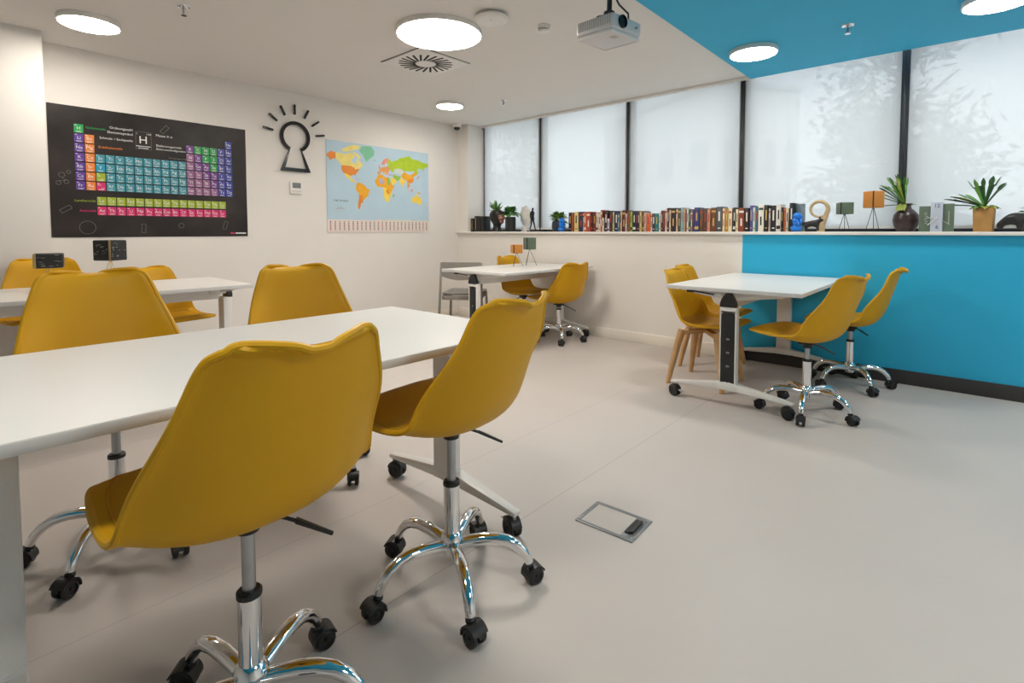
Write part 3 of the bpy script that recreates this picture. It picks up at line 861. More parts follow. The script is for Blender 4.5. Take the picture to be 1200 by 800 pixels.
for sy in (-1, 1): b.bar((-.22, sy*.212, .41), (.18, sy*.202, .41), .018, .045, GREYW, .003)
b.bar((.18, -.2, .41), (.18, .2, .41), .018, .045, GREYW, .003); b.bar((-.225, -.2, .41), (-.225, .2, .41), .018, .045, GREYW, .003)
b.build('seat_frame', t)

# ------------------------------------------------------------------ folding tables on casters
b = MB(); b.cyl(.007, .058, .088, STEEL, 12); arc_prism(b, 0, .038, R(8), R(190), -.008, .008, BLACKP, .016, .036); arc_prism(b, .034, .040, R(25), R(170), -.02, .02, BLACKP, .016, .036); ME['tcaster'] = b.mesh('table_caster_hood')
ME['twheel'] = wheel(.0358, .016)
b = MB(); b.bar((.055, 0, .048), (.085, 0, .040), .022, .006, GREYP, .002); ME['brake'] = b.mesh('brake_tab')
TW, TL = .82, 1.35
def table(label, x, y, z):
    t = thing('folding_table', label, 'table', (x, y, 0), 0, 'white folding tables on casters')
    b = MB(); b.box((0, 0, z-.0125), (TW, TL, .0235), EDGEW, .003); b.box((0, 0, z-.0008), (TW-.004, TL-.004, .0016), TOPW); b.build('tabletop', t)
    b = MB(); b.box((0, 0, z-.082), (.05, TL-.16, .085), WHITEM, .008); b.build('cross_beam', t)
    for s in (-1, 1):
        yl = s*(TL/2-.035)
        b = MB()
        zc0, zc1 = .112, z-.115
        # open channel column: back plate, two cheeks, closed on the inner side
        b.box((0, yl-s*.026, (zc0+zc1)/2), (.100, .008, zc1-zc0), WHITEM, .002)
        for q in (-1, 1): b.box((q*.0465, yl, (zc0+zc1)/2), (.008, .05, zc1-zc0), WHITEM, .003)
        lg = b.build('leg_column', t)
        b = MB(); b.box((0, yl+s*.006, (zc0+zc1)/2-.02), (.084, .032, zc1-zc0-.05), BLACKP, .002); b.build('cable_channel', lg)
        for k in range(3):
            b = MB(); b.box((.002, yl+s*.025, .26+k*.085), (.020, .006, .012), ALU, .002); b.build('clip', lg)
        b = MB(); b.box((0, yl+s*.004, zc1-.012), (.098, .046, .028), WHITEM, .003); b.build('column_cap', lg)
        # rounded black hinge head under the top
        b = MB()
        poly = [(-.049, zc1), (-.049, zc1+.02), (-.042, zc1+.045), (-.028, zc1+.070), (-.012, zc1+.086), (.012, zc1+.086), (.028, zc1+.070), (.042, zc1+.045), (.049, zc1+.02), (.049, zc1)]
        b.prism(poly, yl+min(0, s*.030), yl+max(0, s*.030), BLACKP, Matrix(((1, 0, 0, 0), (0, 0, 1, 0), (0, 1, 0, 0), (0, 0, 0, 1)))); b.build('hinge_head', t)
        b = MB()
        for q in (-1, 1):
            b.bar((q*.02, yl-s*.03, z-.052), (q*.30, yl-s*.06, z-.034), .03, .05, WHITEM, .003, t2=.018)
            b.box((q*.30, yl-s*.06, z-.03), (.06, .05, .010), WHITEM, .002)
        b.box((0, yl-s*.058, z-.06), (.075, .112, .06), WHITEM, .01)
        b.build('support_bracket', t)
        b = MB(); b.tube([(-.10, yl, z-.045), (-.24, yl-s*.01, z-.034)], .005, BLACKP, 8); b.box((-.255, yl-s*.01, z-.036), (.05, .02, .014), BLACKP, .004); b.build('release_lever', t)
        b = MB()
        for q in (-1, 1):
            b.bar((q*.0, yl, .135), (q*.375, yl, .093), .060, .050, WHITEM, .006, w2=.034, t2=.018)
        b.box((0, yl, .130), (.125, .062, .05), WHITEM, .010)
        b.build('foot', t)
        for q in (-1, 1):
            cs = link('caster', ME['tcaster'], t, (q*.36, yl, 0), (PI-.35*s) if q > 0 else .35*s)
            for s1 in (-1, 1):
                w = link('wheel', ME['twheel'], cs, (.016, s1*.0165, .036)); w.rotation_euler = (PI/2*(-s1), 0, 0)
            if q*s > 0: link('brake_tab', ME['brake'], cs)
    return t
table('big white folding table in the foreground with four yellow chairs round it', 3.522, -3.93, .760)
table('white folding table along the left wall under the periodic table poster', 1.07, -3.88, .748)
table('white folding table in the far corner with an orange and a green lantern on it', 1.728, -.745, .745)
table('white folding table standing end-on to the blue wall', 3.957, -.70, .745)

# ------------------------------------------------------------------ tripod lanterns
def lantern(label, x, y, z0, w, zb, zt, m, wire, rot, slot=0., feet=.05, cat='lantern', group=None, chalk=0):
    t = thing('tripod_lantern', label, cat, (x, y, z0), R(rot), group)
    h = zt-zb; hd = zb-z0
    b = MB(); b.box((0, 0, hd+h/2), (w, w, h), m, w*.06, seg=3)
    b.build('block', t)
    b = MB(); b.box((slot*w, -w/2-.0003, hd+h/2), (w*.10, .002, h*.98), DARKGAP if wire is WIRE else GOLD); b.build('corner_strip', t)
    if chalk:
        rr = random.Random(chalk); b = MB()
        for k in range(26):
            sx = rr.uniform(-.4, .4)*w; zz = hd+h*rr.uniform(.12, .9); l = rr.uniform(.05, .16)*w
            if rr.random() < .5: b.box((sx, -w/2-.0006, zz), (l, .0012, h*.016), CHALK)
            else: b.box((w/2+.0006, sx, zz), (.0012, l, h*.016), CHALK)
        b.build('chalk_marks', t)
    for k in range(3):
        a = 2*PI*k/3+R(-90-rot+12)
        b = MB(); b.tube([(.004*math.cos(a), .004*math.sin(a), hd+.001), (feet*math.cos(a), feet*math.sin(a), .002)], .0022, wire, 8); b.build('leg', t)
    b = MB(); b.cyl(.008, hd-.006, hd+.001, wire, 12); b.build('leg_socket', t)
lantern('short orange cube lantern on wire legs on the corner table', 1.60, -.66, .745, .099, .878, .966, ORANGE, WIRE, 61, -.47, .065)
lantern('green cube lantern on wire legs on the corner table', 1.615, -.47, .745, .105, .912, 1.036, GREEN, WIRE, 62, -.47, .075)
lantern('low black chalkboard lantern on the wall-side table, left of the two', .98, -4.175, .748, .135, .885, .970, SLATE, GOLD, 80, -.44, .06, chalk=3)
lantern('tall black chalkboard lantern with a gold corner edge on the wall-side table', .95, -3.875, .748, .125, .915, 1.045, SLATE, GOLD, 35, .46, .06, chalk=8)
lantern('small green cube lantern on wire legs on the ledge right of the ring sculpture', 4.325, .11, LZ, .094, 1.234, 1.325, GREEN, WIRE, 29, -.47, .045)
lantern('orange cube lantern on tall wire legs on the ledge left of the dark vase', 4.516, .055, LZ, .096, 1.276, 1.400, ORANGE, WIRE, -38, .47, .05)

# x of left side, thickness, height, spine colour
BOOKS = [
 (1.7161,0.0403,0.211,(22,20,20)), (1.7564,0.0342,0.205,(150,80,48)), (1.7963,0.0508,0.218,(226,205,140)), (1.8527,0.0523,0.216,(44,48,84)),
 (1.9094,0.0121,0.197,(205,190,170)), (1.9216,0.0318,0.206,(196,98,36)), (1.9556,0.0511,0.214,(176,72,62)), (2.0078,0.0280,0.208,(66,28,28)),
 (2.0368,0.0289,0.207,(112,40,32)), (2.0700,0.0276,0.202,(224,196,180)), (2.0986,0.0284,0.192,(214,208,200)), (2.1291,0.0230,0.228,(176,92,58)),
 (2.1532,0.0177,0.146,(236,226,206)), (2.1719,0.0403,0.222,(64,44,54)), (2.2143,0.0246,0.136,(206,196,214)), (2.2409,0.0325,0.216,(56,38,36)),
 (2.2745,0.0192,0.206,(196,186,140)), (2.2957,0.0401,0.214,(42,44,92)), (2.3368,0.0229,0.187,(62,108,136)), (2.3616,0.0198,0.204,(222,190,150)),
 (2.3834,0.0392,0.220,(92,36,40)), (2.4236,0.0136,0.185,(222,214,206)), (2.4382,0.0426,0.210,(118,84,66)), (2.4817,0.0211,0.201,(160,186,54)),
 (2.5038,0.0362,0.209,(30,40,76)), (2.5409,0.0255,0.208,(36,34,48)), (2.5674,0.0178,0.203,(76,44,32)), (2.5862,0.0196,0.198,(220,190,130)),
 (2.6067,0.0214,0.206,(88,70,50)), (2.6290,0.0268,0.189,(196,168,160)), (2.6576,0.0375,0.179,(222,102,40)), (2.6970,0.0173,0.179,(232,216,196)),
 (2.7161,0.0343,0.178,(70,58,76)), (2.7512,0.0357,0.177,(24,120,124)), (2.7888,0.0195,0.193,(222,216,204)), (2.8091,0.0159,0.205,(70,60,50)),
 (2.8259,0.0202,0.204,(126,42,42)), (2.8479,0.0209,0.224,(224,216,198)), (2.8723,0.0208,0.228,(72,34,40)), (2.8940,0.0155,0.207,(232,214,190)),
 (2.9112,0.0470,0.226,(38,28,36)), (2.9608,0.0161,0.213,(228,196,180)), (2.9786,0.0320,0.224,(76,80,60)), (3.0114,0.0259,0.227,(132,176,180)),
 (3.0382,0.0141,0.219,(206,170,150)), (3.0531,0.0074,0.210,(136,48,44)), (3.0622,0.0181,0.214,(216,222,204)), (3.0820,0.0213,0.209,(52,86,80)),
 (3.1041,0.0187,0.201,(134,112,132)), (3.1237,0.0154,0.208,(104,52,62)), (3.1407,0.0466,0.223,(52,60,116)), (3.1889,0.0334,0.210,(96,76,54)),
 (3.2239,0.0362,0.213,(84,66,48)), (3.2616,0.0265,0.204,(204,142,118)), (3.2912,0.0493,0.218,(110,66,38)), (3.3421,0.0516,0.224,(82,84,92)),
 (3.3960,0.0203,0.208,(236,206,160)), (3.4170,0.0276,0.207,(168,128,72)), (3.4461,0.0325,0.206,(232,216,176)), (3.4848,0.0248,0.213,(30,28,26)),
 (3.5104,0.0220,0.197,(222,210,176)), (3.5341,0.0503,0.207,(134,58,36)), (3.5869,0.0372,0.206,(34,30,30)), (3.6258,0.0262,0.227,(92,84,150)),
 (3.6536,0.0195,0.208,(206,220,204)), (3.6748,0.0194,0.214,(56,112,130)), (3.6966,0.0456,0.231,(228,224,212)), (3.7438,0.0332,0.226,(28,26,26)),
 (3.7785,0.0157,0.197,(176,170,164)), (3.7958,0.0404,0.221,(34,30,32)), (3.8377,0.0384,0.230,(222,214,208)), (3.8776,0.0152,0.201,(40,36,36)),
 (3.8944,0.0182,0.197,(166,100,62)), (3.9140,0.0225,0.193,(212,196,170)), (3.9396,0.0313,0.237,(34,34,36))]

def cname(c):
    r, g, b_ = c
    mx, mn = max(c), min(c)
    if mx < 70: return 'black' if mx-mn < 16 else ('dark navy' if b_ == mx else 'dark brown')
    if mx-mn < 34: return 'white' if mx > 195 else ('pale grey' if mx > 140 else 'dark grey')
    if b_ == mx: return 'lilac' if mn > 150 else ('purple' if r > g+6 else 'blue')
    if r == mx:
        if g > 180: return 'cream'
        if g > 135: return 'pink' if b_ > 110 else 'tan'
        if r > 185: return 'orange'
        if g < r*.45: return 'maroon' if r < 120 else 'red'
        return 'brown'
    return 'lime green' if b_ < 90 and r > 120 else ('teal' if b_ >= g*.85 else 'olive green')
ORD = ['first', 'second', 'third', 'fourth', 'fifth', 'sixth', 'seventh', 'eighth', 'ninth', 'tenth', 'eleventh', 'twelfth', 'thirteenth', 'fourteenth', 'fifteenth',
 'sixteenth', 'seventeenth', 'eighteenth', 'nineteenth', 'twentieth']+['twenty-'+k for k in ('first', 'second', 'third', 'fourth', 'fifth', 'sixth', 'seventh', 'eighth', 'ninth')]+['thirtieth']+['thirty-'+k for k in ('first', 'second', 'third', 'fourth', 'fifth', 'sixth', 'seventh', 'eighth', 'ninth')]+['fortieth']+['forty-'+k for k in ('first', 'second', 'third', 'fourth', 'fifth')]
PAGES = mat('book_pages', (.72, .68, .60, 1), .8, var=.05, vscale=60)
SPL = [mat('spine_print_'+k, srgb(*c), .5, var=.04) for k, c in (('white', (225, 222, 214)), ('gold', (200, 170, 96)), ('red', (176, 60, 50)), ('black', (40, 38, 38)))]
rb = random.Random(11)
mull = [2.335, 3.49]
zone_names = ['under the second window', 'under the third window', 'under the fourth window']
cnt = {}
for k, (x0, w, h, c) in enumerate(BOOKS):
    zone = 0 if x0 < mull[0] else (1 if x0 < mull[1] else 2)
    cn = cname(c)
    cnt[(zone, cn)] = cnt.get((zone, cn), 0)+1
tot = dict(cnt); cnt = {}
for k, (x0, w, h, c) in enumerate(BOOKS):
    zone = 0 if x0 < mull[0] else (1 if x0 < mull[1] else 2)
    cn = cname(c); cnt[(zone, cn)] = cnt.get((zone, cn), 0)+1
    if tot[(zone, cn)] == 1: lab = 'only %s book in the row %s' % (cn, zone_names[zone])
    else: lab = '%s %s book from the left %s' % (ORD[cnt[(zone, cn)]-1], cn, zone_names[zone])
    cm = mat('book_cover_%d_%d_%d' % c, srgb(*c), .45, var=.06, vscale=30)
    d = rb.uniform(.12, .155); w -= .0012; yo = rb.uniform(-.008, .008)
    lean = 0
    b = MB()
    b.box((0, .006, h/2), (w, .012, h), cm, min(.0025, w*.2))                         # spine
    for s in (-1, 1): b.box((s*(w/2-.0012), d/2+.003, h/2), (.0024, d-.006, h), cm)     # boards
    o = b.build('book', None, (x0+w/2, .085+yo, LZ))
    tag(o, lab, 'book', 'books in the row on the ledge')
    b = MB(); b.box((0, d/2+.002, h/2), (w-.005, d-.012, h-.008), PAGES); b.build('pages', o)
    b = MB()
    lum = sum(c)
    pm = rb.choice(SPL[:3]) if lum < 380 else rb.choice(SPL[2:])
    sty = rb.random()
    parts = ([(.30, .62, .38), (.5, .14, .04)], [(.8, .84, .08), (.28, .40, .32)], [(.8, .16, .12), (.28, .62, .34)])[0 if sty < .55 else 1 if sty < .8 else 2]
    for nm, (ww, zc, hh) in zip(('spine_label', 'spine_mark'), parts):
        b = MB(); b.box((0, -.0003, h*zc), (w*ww, .001, h*hh), pm); b.build(nm, o)
# broad slate-blue volume standing face out at the right end
cm = mat('book_cover_slate', srgb(112, 128, 136), .4, var=.2, vscale=14)
b = MB(); b.box((.03, .02, .115), (.064, .028, .23), cm, .003)
o = b.build('book', None, (3.972, .15, LZ), R(-10)); tag(o, 'slate blue book facing out at the right end, behind the blue figure', 'book', 'books in the row on the ledge')
b = MB(); b.box((.03, .02, .115), (.060, .022, .234), PAGES); b.build('pages', o)

# ------------------------------------------------------------------ plants
def leaf_blade(b, p0, d, L, W, m, droop=.3, forks=0, n=7, curl=0.):
    """arching blade leaf from p0 in direction d; optional forked tip (staghorn)"""
    p0 = Vector(p0); d = Vector(d).normalized()
    sd = d.cross(Vector((0, 0, 1)))
    if sd.length < .05: sd = Vector((1, 0, 0))
    sd.normalize()
    up = sd.cross(d).normalized()
    pts = []
    for k in range(n+1):
        t = k/n
        pts.append(p0+d*L*t+Vector((0, 0, -1))*droop*L*t*t+up*curl*L*math.sin(PI*t))
    vs = []; fs = []
    for k, p in enumerate(pts):
        t = k/n
        w = W*(.30+.70*math.sin(PI*min(1, t*.75+.1)))*(1-t**4) if not forks else W*(.30+.7*t)
        w = max(w, W*.05)
        vs += [p-sd*w/2+up*w*.12, p-up*w*.05, p+sd*w/2+up*w*.12]
    for k in range(n):
        o = 3*k
        fs += [[o, o+1, o+4, o+3], [o+1, o+2, o+5, o+4]]
    # a second skin gives the blade its thickness
    m0 = len(vs); vs += [v-up*.0016 for v in vs]; fs += [[m0+i for i in reversed(f)] for f in fs]
    b.add(vs, fs, m)
    if forks:
        e = pts[-1]; dd = (pts[-1]-pts[-2]).normalized()
        for q in range(forks):
            a = (q-(forks-1)/2)*.5
            leaf_blade(b, e-dd*L*.06+sd*W*.35*math.copysign(1, a)*(abs(a) > .05), dd*math.cos(a)+sd*math.sin(a), L*.42, W*.50, m, droop*.5, 0, 4)
def bush(b, c, r, n, m_list, seed, lw=.03, ll=.06, zmin=-.2):
    rr = random.Random(seed)
    for k in range(n):
        a = rr.uniform(0, 2*PI); e = rr.uniform(zmin, 1.2)
        d = Vector((math.cos(a)*math.cos(e), math.sin(a)*math.cos(e), math.sin(e)))
        p = Vector(c)+Vector((d.x*r[0], d.y*r[1], d.z*r[2]))*rr.uniform(.25, .75)
        dd = d+Vector((rr.uniform(-.5, .5), rr.uniform(-.5, .5), rr.uniform(-.1, .5)))
        leaf_blade(b, p, dd, ll*rr.uniform(.7, 1.2), lw*rr.uniform(.7, 1.2), rr.choice(m_list), .35)

# ------------------------------------------------------------------ things on the ledge, left to right
def box_book(label, x, y, w, d, h, m, orn):
    b = MB(); b.box((0, 0, h/2), (w, d, h), m, .004); o = b.build('decorative_box', None, (x, y, LZ)); tag(o, label, 'box')
    b = MB(); b.box((0, -d/2-.0008, h*.5), (w*.9, .002, h*.03), orn); b.box((0, -d/2-.0008, h*.93), (w*.9, .002, h*.02), orn)
    for k in range(3): b.tube([(w*(-.3+.3*k)+.012*math.sin(q*.9), -d/2-.001, h*(.12+.07*q)) for q in range(11)], .002, orn, 6)
    b.build('ornament', o)
box_book('small dark box with gold ornament at the far left end of the ledge', .205, .09, .075, .09, .172, BLACKP, GOLD)
b = MB()
for k in range(3): b.box((-.056+.058*k, 0, .1), (.055, .12, .2-.004*k), BLACKP, .004)
o = b.build('decorative_box', None, (.345, .11, LZ)); tag(o, 'black ribbed box between the gold-ornament box and the head planter', 'box')
b = MB(); b.box((-.065, -.0605, .1), (.008, .002, .15), GOLD); b.build('ornament', o)

# head-shaped planter in profile, facing right
t = thing('head_planter', 'black head-shaped planter with a copper face, facing right on the ledge', 'planter', (.60, .12, LZ))
sk = MB()
def skin_head():
    b = MB()
    sec = [  # z, back x, front x, half depth
     (0, -.085, .075, .07), (.015, -.085, .075, .07), (.03, -.060, .055, .052), (.07, -.055, .045, .045), (.095, -.062, .062, .050), (.108, -.072, .100, .055),
     (.125, -.085, .104, .062), (.135, -.092, .096, .066), (.143, -.098, .114, .068), (.152, -.102, .108, .070), (.166, -.108, .146, .070), (.185, -.110, .118, .075), (.205, -.112, .100, .078),
     (.225, -.108, .096, .077), (.245, -.098, .086, .070), (.262, -.080, .066, .056), (.272, -.062, .046, .040), (.268, -.052, .036, .030), (.25, -.045, .030, .026)]
    n = 24; vs = []; fs = []
    for z, x0, x1, hd in sec:
        cx = (x0+x1)/2; hx = (x1-x0)/2
        for k in range(n):
            a = 2*PI*k/n
            ca, sa = math.cos(a), math.sin(a)
            px = cx+hx*ca; py = hd*math.copysign(abs(sa)**.9, sa)
            if ca > .0 and .10 < z < .20: py *= 1-.45*ca**3
            vs.append((px, py, z))
    for j in range(len(sec)-1):
        for k in range(n):
            l = (k+1) % n
            fs.append([j*n+k, j*n+l, (j+1)*n+l, (j+1)*n+k])
    fs.append(list(range(n-1, -1, -1))); fs.append([(len(sec)-1)*n+k for k in range(n)])
    b.add(vs, fs, BRONZE)
    # copper face: front faces between chin and brow
    ci = b.mi(COPPER)
    for q, f in enumerate(b.f):
        c = sum((b.v[i] for i in f), Vector())/len(f)
        if c.x > .078 and .092 < c.z < .225: b.m[q] = ci
    return b
skin_head().build('head', t, ang=60)
for s in (-1, 1):
    b = MB(); b.sphere((-.012, s*.074, .16), (.016, .008, .028), BRONZE, 12, 8); b.build('ear', t)
b = MB(); rr = random.Random(3)
for k in range(26):
    a = rr.uniform(0, 2*PI); e = rr.uniform(.5, 1.4)
    leaf_blade(b, (-.01+rr.uniform(-.03, .03), rr.uniform(-.02, .02), .245), (math.cos(a)*math.cos(e)-.28, math.sin(a)*math.cos(e)*.5, math.sin(e)), rr.uniform(.13, .20), .03, rr.choice([LEAF, LEAFY, LEAF2]), .15)
leaf_blade(b, (-.03, 0, .25), (-1, .1, .35), .17, .02, LEAF2, .2)
b.build('spiky_plant', t)
t = thing('potted_plant', 'round leafy plant in a black cylinder pot beside the head planter', 'plant', (.852, .085, LZ))
b = MB(); b.lathe([(.062, 0), (.065, .004), (.065, .176), (.058, .178), (.056, .16)], BLACKP, 32); b.build('pot', t)
b = MB(); bush(b, (0, 0, .22), (.10, .09, .10), 90, [LEAF, LEAF, LEAF2], 5, .055, .075, -.3); b.build('foliage', t)
t = thing('fan_sculpture', 'white ribbed fan-shaped sculpture on a small block between plant and bronze figure', 'sculpture', (.985, .215, LZ))
b = MB(); b.box((0, 0, .028), (.10, .06, .056), SHELLW, .005); b.build('base', t)
b = MB(); n = 40; vs = []; fs = []
for lay in (-1, 1):
    for k in range(n):
        a = 2*PI*k/n; rx = .078*(1+.05*math.sin(9*a)); rz = .128*(1+.04*math.sin(9*a))
        vs.append((rx*math.sin(a)+.01*math.cos(a), lay*.010, .185-rz*math.cos(a)))
    vs.append((0, lay*.022, .16))
for k in range(n):
    l = (k+1) % n
    fs += [[k, l, n], [n+1+l, n+1+k, 2*n+1], [k, n+1+k, n+1+l, l]]
b.add(vs, fs, SHELLW)
for k in range(9):
    a = R(40+k*35)
    for ly in (-1, 1): b.tube([(0, ly*.02, .09), (.045*math.sin(a), ly*.018, .17-.06*math.cos(a)), (.072*math.sin(a), ly*.012, .182-.118*math.cos(a))], .0035, SHELLW, 6)
b.build('fan', t)
# walking bronze figure
t = thing('bronze_figure', 'dark bronze statuette of a walking man on a flat base', 'statuette', (1.205, .12, LZ))
b = MB(); b.box((.01, 0, .006), (.215, .07, .012), BRONZE, .003); b.build('base', t)
def skin_obj(name, joints, edges, parent, m, sub=2, root=0):
    me = bpy.data.meshes.new(name)
    me.from_pydata([j[:3] for j in joints], edges, [])
    o = link(name, me, parent)
    md = o.modifiers.new('skin', 'SKIN'); md.use_smooth_shade = True
    for i, j in enumerate(joints):
        r = j[3]; r = r if isinstance(r, tuple) else (r, r)
        me.skin_vertices[0].data[i].radius = r
        me.skin_vertices[0].data[i].use_root = (i == root)
    md2 = o.modifiers.new('sub', 'SUBSURF'); md2.levels = sub; md2.render_levels = sub
    me.materials.append(m)
    return o
J = [(-.035, 0, .145, .017), (-.036, 0, .175, .017), (-.038, 0, .205, .019), (-.037, 0, .232, .020), (-.034, 0, .248, .009), (-.032, 0, .262, .013), (-.029, 0, .284, .013),
     (-.032, .012, .135, .012), (-.018, .013, .082, .010), (-.002, .013, .026, .007), (.016, .013, .016, .006),
     (-.040, -.012, .135, .012), (-.044, -.013, .080, .010), (-.066, -.013, .030, .007), (-.052, -.013, .018, .006),
     (-.038, .030, .226, .009), (-.046, .034, .182, .007), (-.036, .034, .144, .006), (-.038, -.030, .226, .009), (-.042, -.034, .182, .007), (-.028, -.034, .146, .006)]
E_ = [(0, 1), (1, 2), (2, 3), (3, 4), (4, 5), (5, 6), (0, 7), (7, 8), (8, 9), (9, 10), (0, 11), (11, 12), (12, 13), (13, 14), (3, 15), (15, 16), (16, 17), (3, 18), (18, 19), (19, 20)]
skin_obj('walking_body', J, E_, t, BRONZE)
t = thing('potted_plant', 'leafy plant in a rounded navy pot left of the row of books', 'plant', (1.53, .15, LZ))
b = MB(); b.lathe([(.055, 0), (.068, .008), (.078, .05), (.076, .095), (.066, .125), (.058, .128), (.056, .11)], NAVY, 32); b.build('pot', t)
b = MB(); bush(b, (0, 0, .145), (.10, .07, .08), 60, [LEAF, LEAF, LEAFY, LEAF2], 15, .05, .085, -.2); b.build('foliage', t)
def blue_figure(label, x, y, s, rz):
    t = thing('blue_figure', label, 'figurine', (x, y, LZ), rz)
    b = MB()
    b.sphere((0, 0, .028), (.040, .036, .028), BLUEG); b.sphere((.008, 0, .062), (.032, .03, .032), BLUEG); b.sphere((-.004, 0, .088), (.028, .026, .022), BLUEG)
    b.v = [v*s for v in b.v]; b.build('body', t)
    b = MB(); b.sphere((.006, 0, .125), (.033, .031, .031), BLUEG); b.sphere((.034, 0, .118), (.014, .014, .012), BLUEG, 10, 8); b.sphere((-.01, .024, .138), (.014, .01, .014), BLUEG, 10, 8)
    b.v = [v*s for v in b.v]; b.build('head', t)
    for q in (-1, 1):
        b = MB(); b.tube([(0, q*.03, .085), (.022, q*.036, .06), (.034, q*.02, .085), (.03, q*.008, .104)], [.011, .011, .010, .009], BLUEG, 10)
        b.v = [v*s for v in b.v]; b.build('arm', t)
blue_figure('small bright blue crouching figure beside the navy plant pot', 1.645, .045, .98, 0)
blue_figure('bright blue crouching figure at the right end of the book row', 4.004, .03, 1.0, R(8))
# black animal figurine with a low head facing right
t = thing('animal_figurine', 'small black four-legged animal figurine in front of the wooden ring', 'figurine', (4.128, .03, LZ))
J = [(-.045, 0, .062, .026), (-.015, 0, .066, .024), (.018, 0, .070, .026), (.036, 0, .082, .018), (.052, 0, .094, .017), (.070, 0, .088, .010),
     (-.05, .016, .040, .013), (-.056, .017, .022, .009), (-.052, .017, .008, .008), (-.05, -.016, .040, .013), (-.050, -.017, .022, .009), (-.046, -.017, .008, .008),
     (.026, .017, .042, .012), (.026, .018, .022, .009), (.030, .018, .008, .008), (.03, -.017, .042, .012), (.036, -.018, .022, .009), (.040, -.018, .008, .008), (-.074, 0, .07, .005), (-.082, 0, .05, .004)]
E_ = [(0, 1), (1, 2), (2, 3), (3, 4), (4, 5), (0, 6), (6, 7), (7, 8), (0, 9), (9, 10), (10, 11), (2, 12), (12, 13), (13, 14), (2, 15), (15, 16), (16, 17), (0, 18), (18, 19)]
skin_obj('animal_body', J, E_, t, BRONZE)
for q in (-1, 1):
    b = MB(); b.sphere((.044, q*.013, .110), (.006, .004, .008), BRONZE, 8, 6); b.build('ear', t)
# pale wooden ring sculpture: loop running down into a foot
t = thing('ring_sculpture', 'pale wooden ring sculpture with a tapering foot on the ledge', 'sculpture', (4.145, .15, LZ))
b = MB(); pts = []; rad = []
for k in range(33):
    a = R(-115-300*k/32)
    pts.append((.004+.060*math.cos(a), 0, .178+.060*math.sin(a))); rad.append(.009+.010*(k/32))
pts = pts[:]+[(.062, 0, .135), (.045, 0, .085), (.022, 0, .04), (.012, 0, .0)]
# the loop widens into the foot on the right-hand side
pts = []; rad = []
for k in range(30):
    a = R(300-333*k/29)
    pts.append((-.002+.062*math.cos(a), 0, .182+.062*math.sin(a))); rad.append(.009+.010*k/29)
for x, z, r in ((.046, .128, .020), (.032, .095, .023), (.020, .06, .027), (.014, .03, .030), (.012, .0, .030)):
    pts.append((x, 0, z)); rad.append(r)
b.tube(pts, rad, LIGHTW, 14, flat=.9); b.build('ring_and_foot', t)
# dark vase with staghorn-like plant
t = thing('vase', 'round dark brown vase holding a green strap-leaved plant', 'vase', (4.704, .165, LZ))
b = MB(); b.lathe([(.040, 0), (.052, .004), (.074, .045), (.082, .085), (.076, .125), (.052, .155), (.032, .172), (.028, .190), (.038, .206), (.034, .208), (.024, .19)], VASE, 36); b.build('body', t)
b = MB(); b.tube([(.05*math.cos(k*PI/8), -.055-.006*math.sin(k*PI/8), .118) for k in range(9)], .002, GREYP, 6); b.build('neck_line', t)
b = MB(); rr = random.Random(8)
for az, el, L, W, m, fk in ((-160, 55, .19, .035, LEAF2, 3), (-140, 75, .22, .04, LEAF, 3), (-100, 70, .20, .045, LEAFY, 2), (170, 35, .18, .035, LEAF2, 2), (-40, 82, .20, .04, LEAF2, 3), (20, 80, .19, .035, LEAF, 2), (150, 60, .20, .04, LEAF, 3),
        (-120, 62, .16, .04, LEAF, 2), (-175, 8, .13, .025, LEAF2, 2), (-5, 8, .08, .022, LEAFY, 0), (-90, 85, .22, .04, LEAF2, 2), (90, 70, .18, .03, LEAF2, 2), (200, 45, .17, .03, LEAF, 2)):
    a, e = R(az), R(el)
    leaf_blade(b, (-.01, 0, .196), (math.cos(a)*math.cos(e)-.2, math.sin(a)*math.cos(e)*.6, math.sin(e)), L*.9, W*1.15, m, .12, fk)
for k in range(5): leaf_blade(b, (-.02, -.02, .20), (-.6+.2*k, -.8, .1), .06, .04, LEAFY, .9)
b.build('strap_leaves', t)
# three-panel clock
t = thing('panel_clock', 'three-panel desk clock, grey-green sides and pale middle with 12 and 6', 'clock', (4.885, .055, LZ))
b = MB(); b.box((-.066, 0, .090), (.063, .022, .180), GREEN, .002); b.build('left_panel', t)
b = MB(); b.box((.0, -.008, .103), (.067, .028, .206), LILAC, .002); b.build('middle_panel', t)
b = MB(); b.box((.064, 0, .097), (.060, .022, .194), GREEN, .002); b.build('right_panel', t)
b = MB()
MX = lambda x, z, y: Matrix(((1, 0, 0, x), (0, 0, -1, y), (0, 1, 0, z), (0, 0, 0, 1)))
for st, z in (('12', .182), ('6', .034)):
    b = MB(); v, f, w, h = text_geo(st, .036); b.add(v, f, NAVY, MX(.004, z, -.0226)); b.build('numeral', t)
b = MB()
for k in range(7): b.box((-.058+.004*math.sin(k*2), -.0115, .06+k*.012), (.016, .001, .003), CHALK)
for k in range(8): b.box((.066, -.0115, .06+k*.011), (.006, .001, .006), CHALK)
b.build('panel_print', t)
b = MB(); b.bar((.0, -.0255, .098), (-.052, -.0255, .098), .003, .004, SHELLW, 0); b.build('hour_hand', t)
b = MB(); b.bar((.0, -.0275, .098), (-.048, -.0275, .046), .003, .0055, SHELLW, 0); b.build('minute_hand', t)
b = MB(); b.bar((.036, -.0135, .076), (.072, -.0135, .048), .002, .003, CHALK, 0); b.build('second_hand', t)
b = MB(); b.cyl(.005, 0, .005, SHELLW, 14, M=Matrix(((1, 0, 0, 0), (0, 0, -1, -.0225), (0, 1, 0, .098), (0, 0, 0, 1)))); b.build('hub', t)
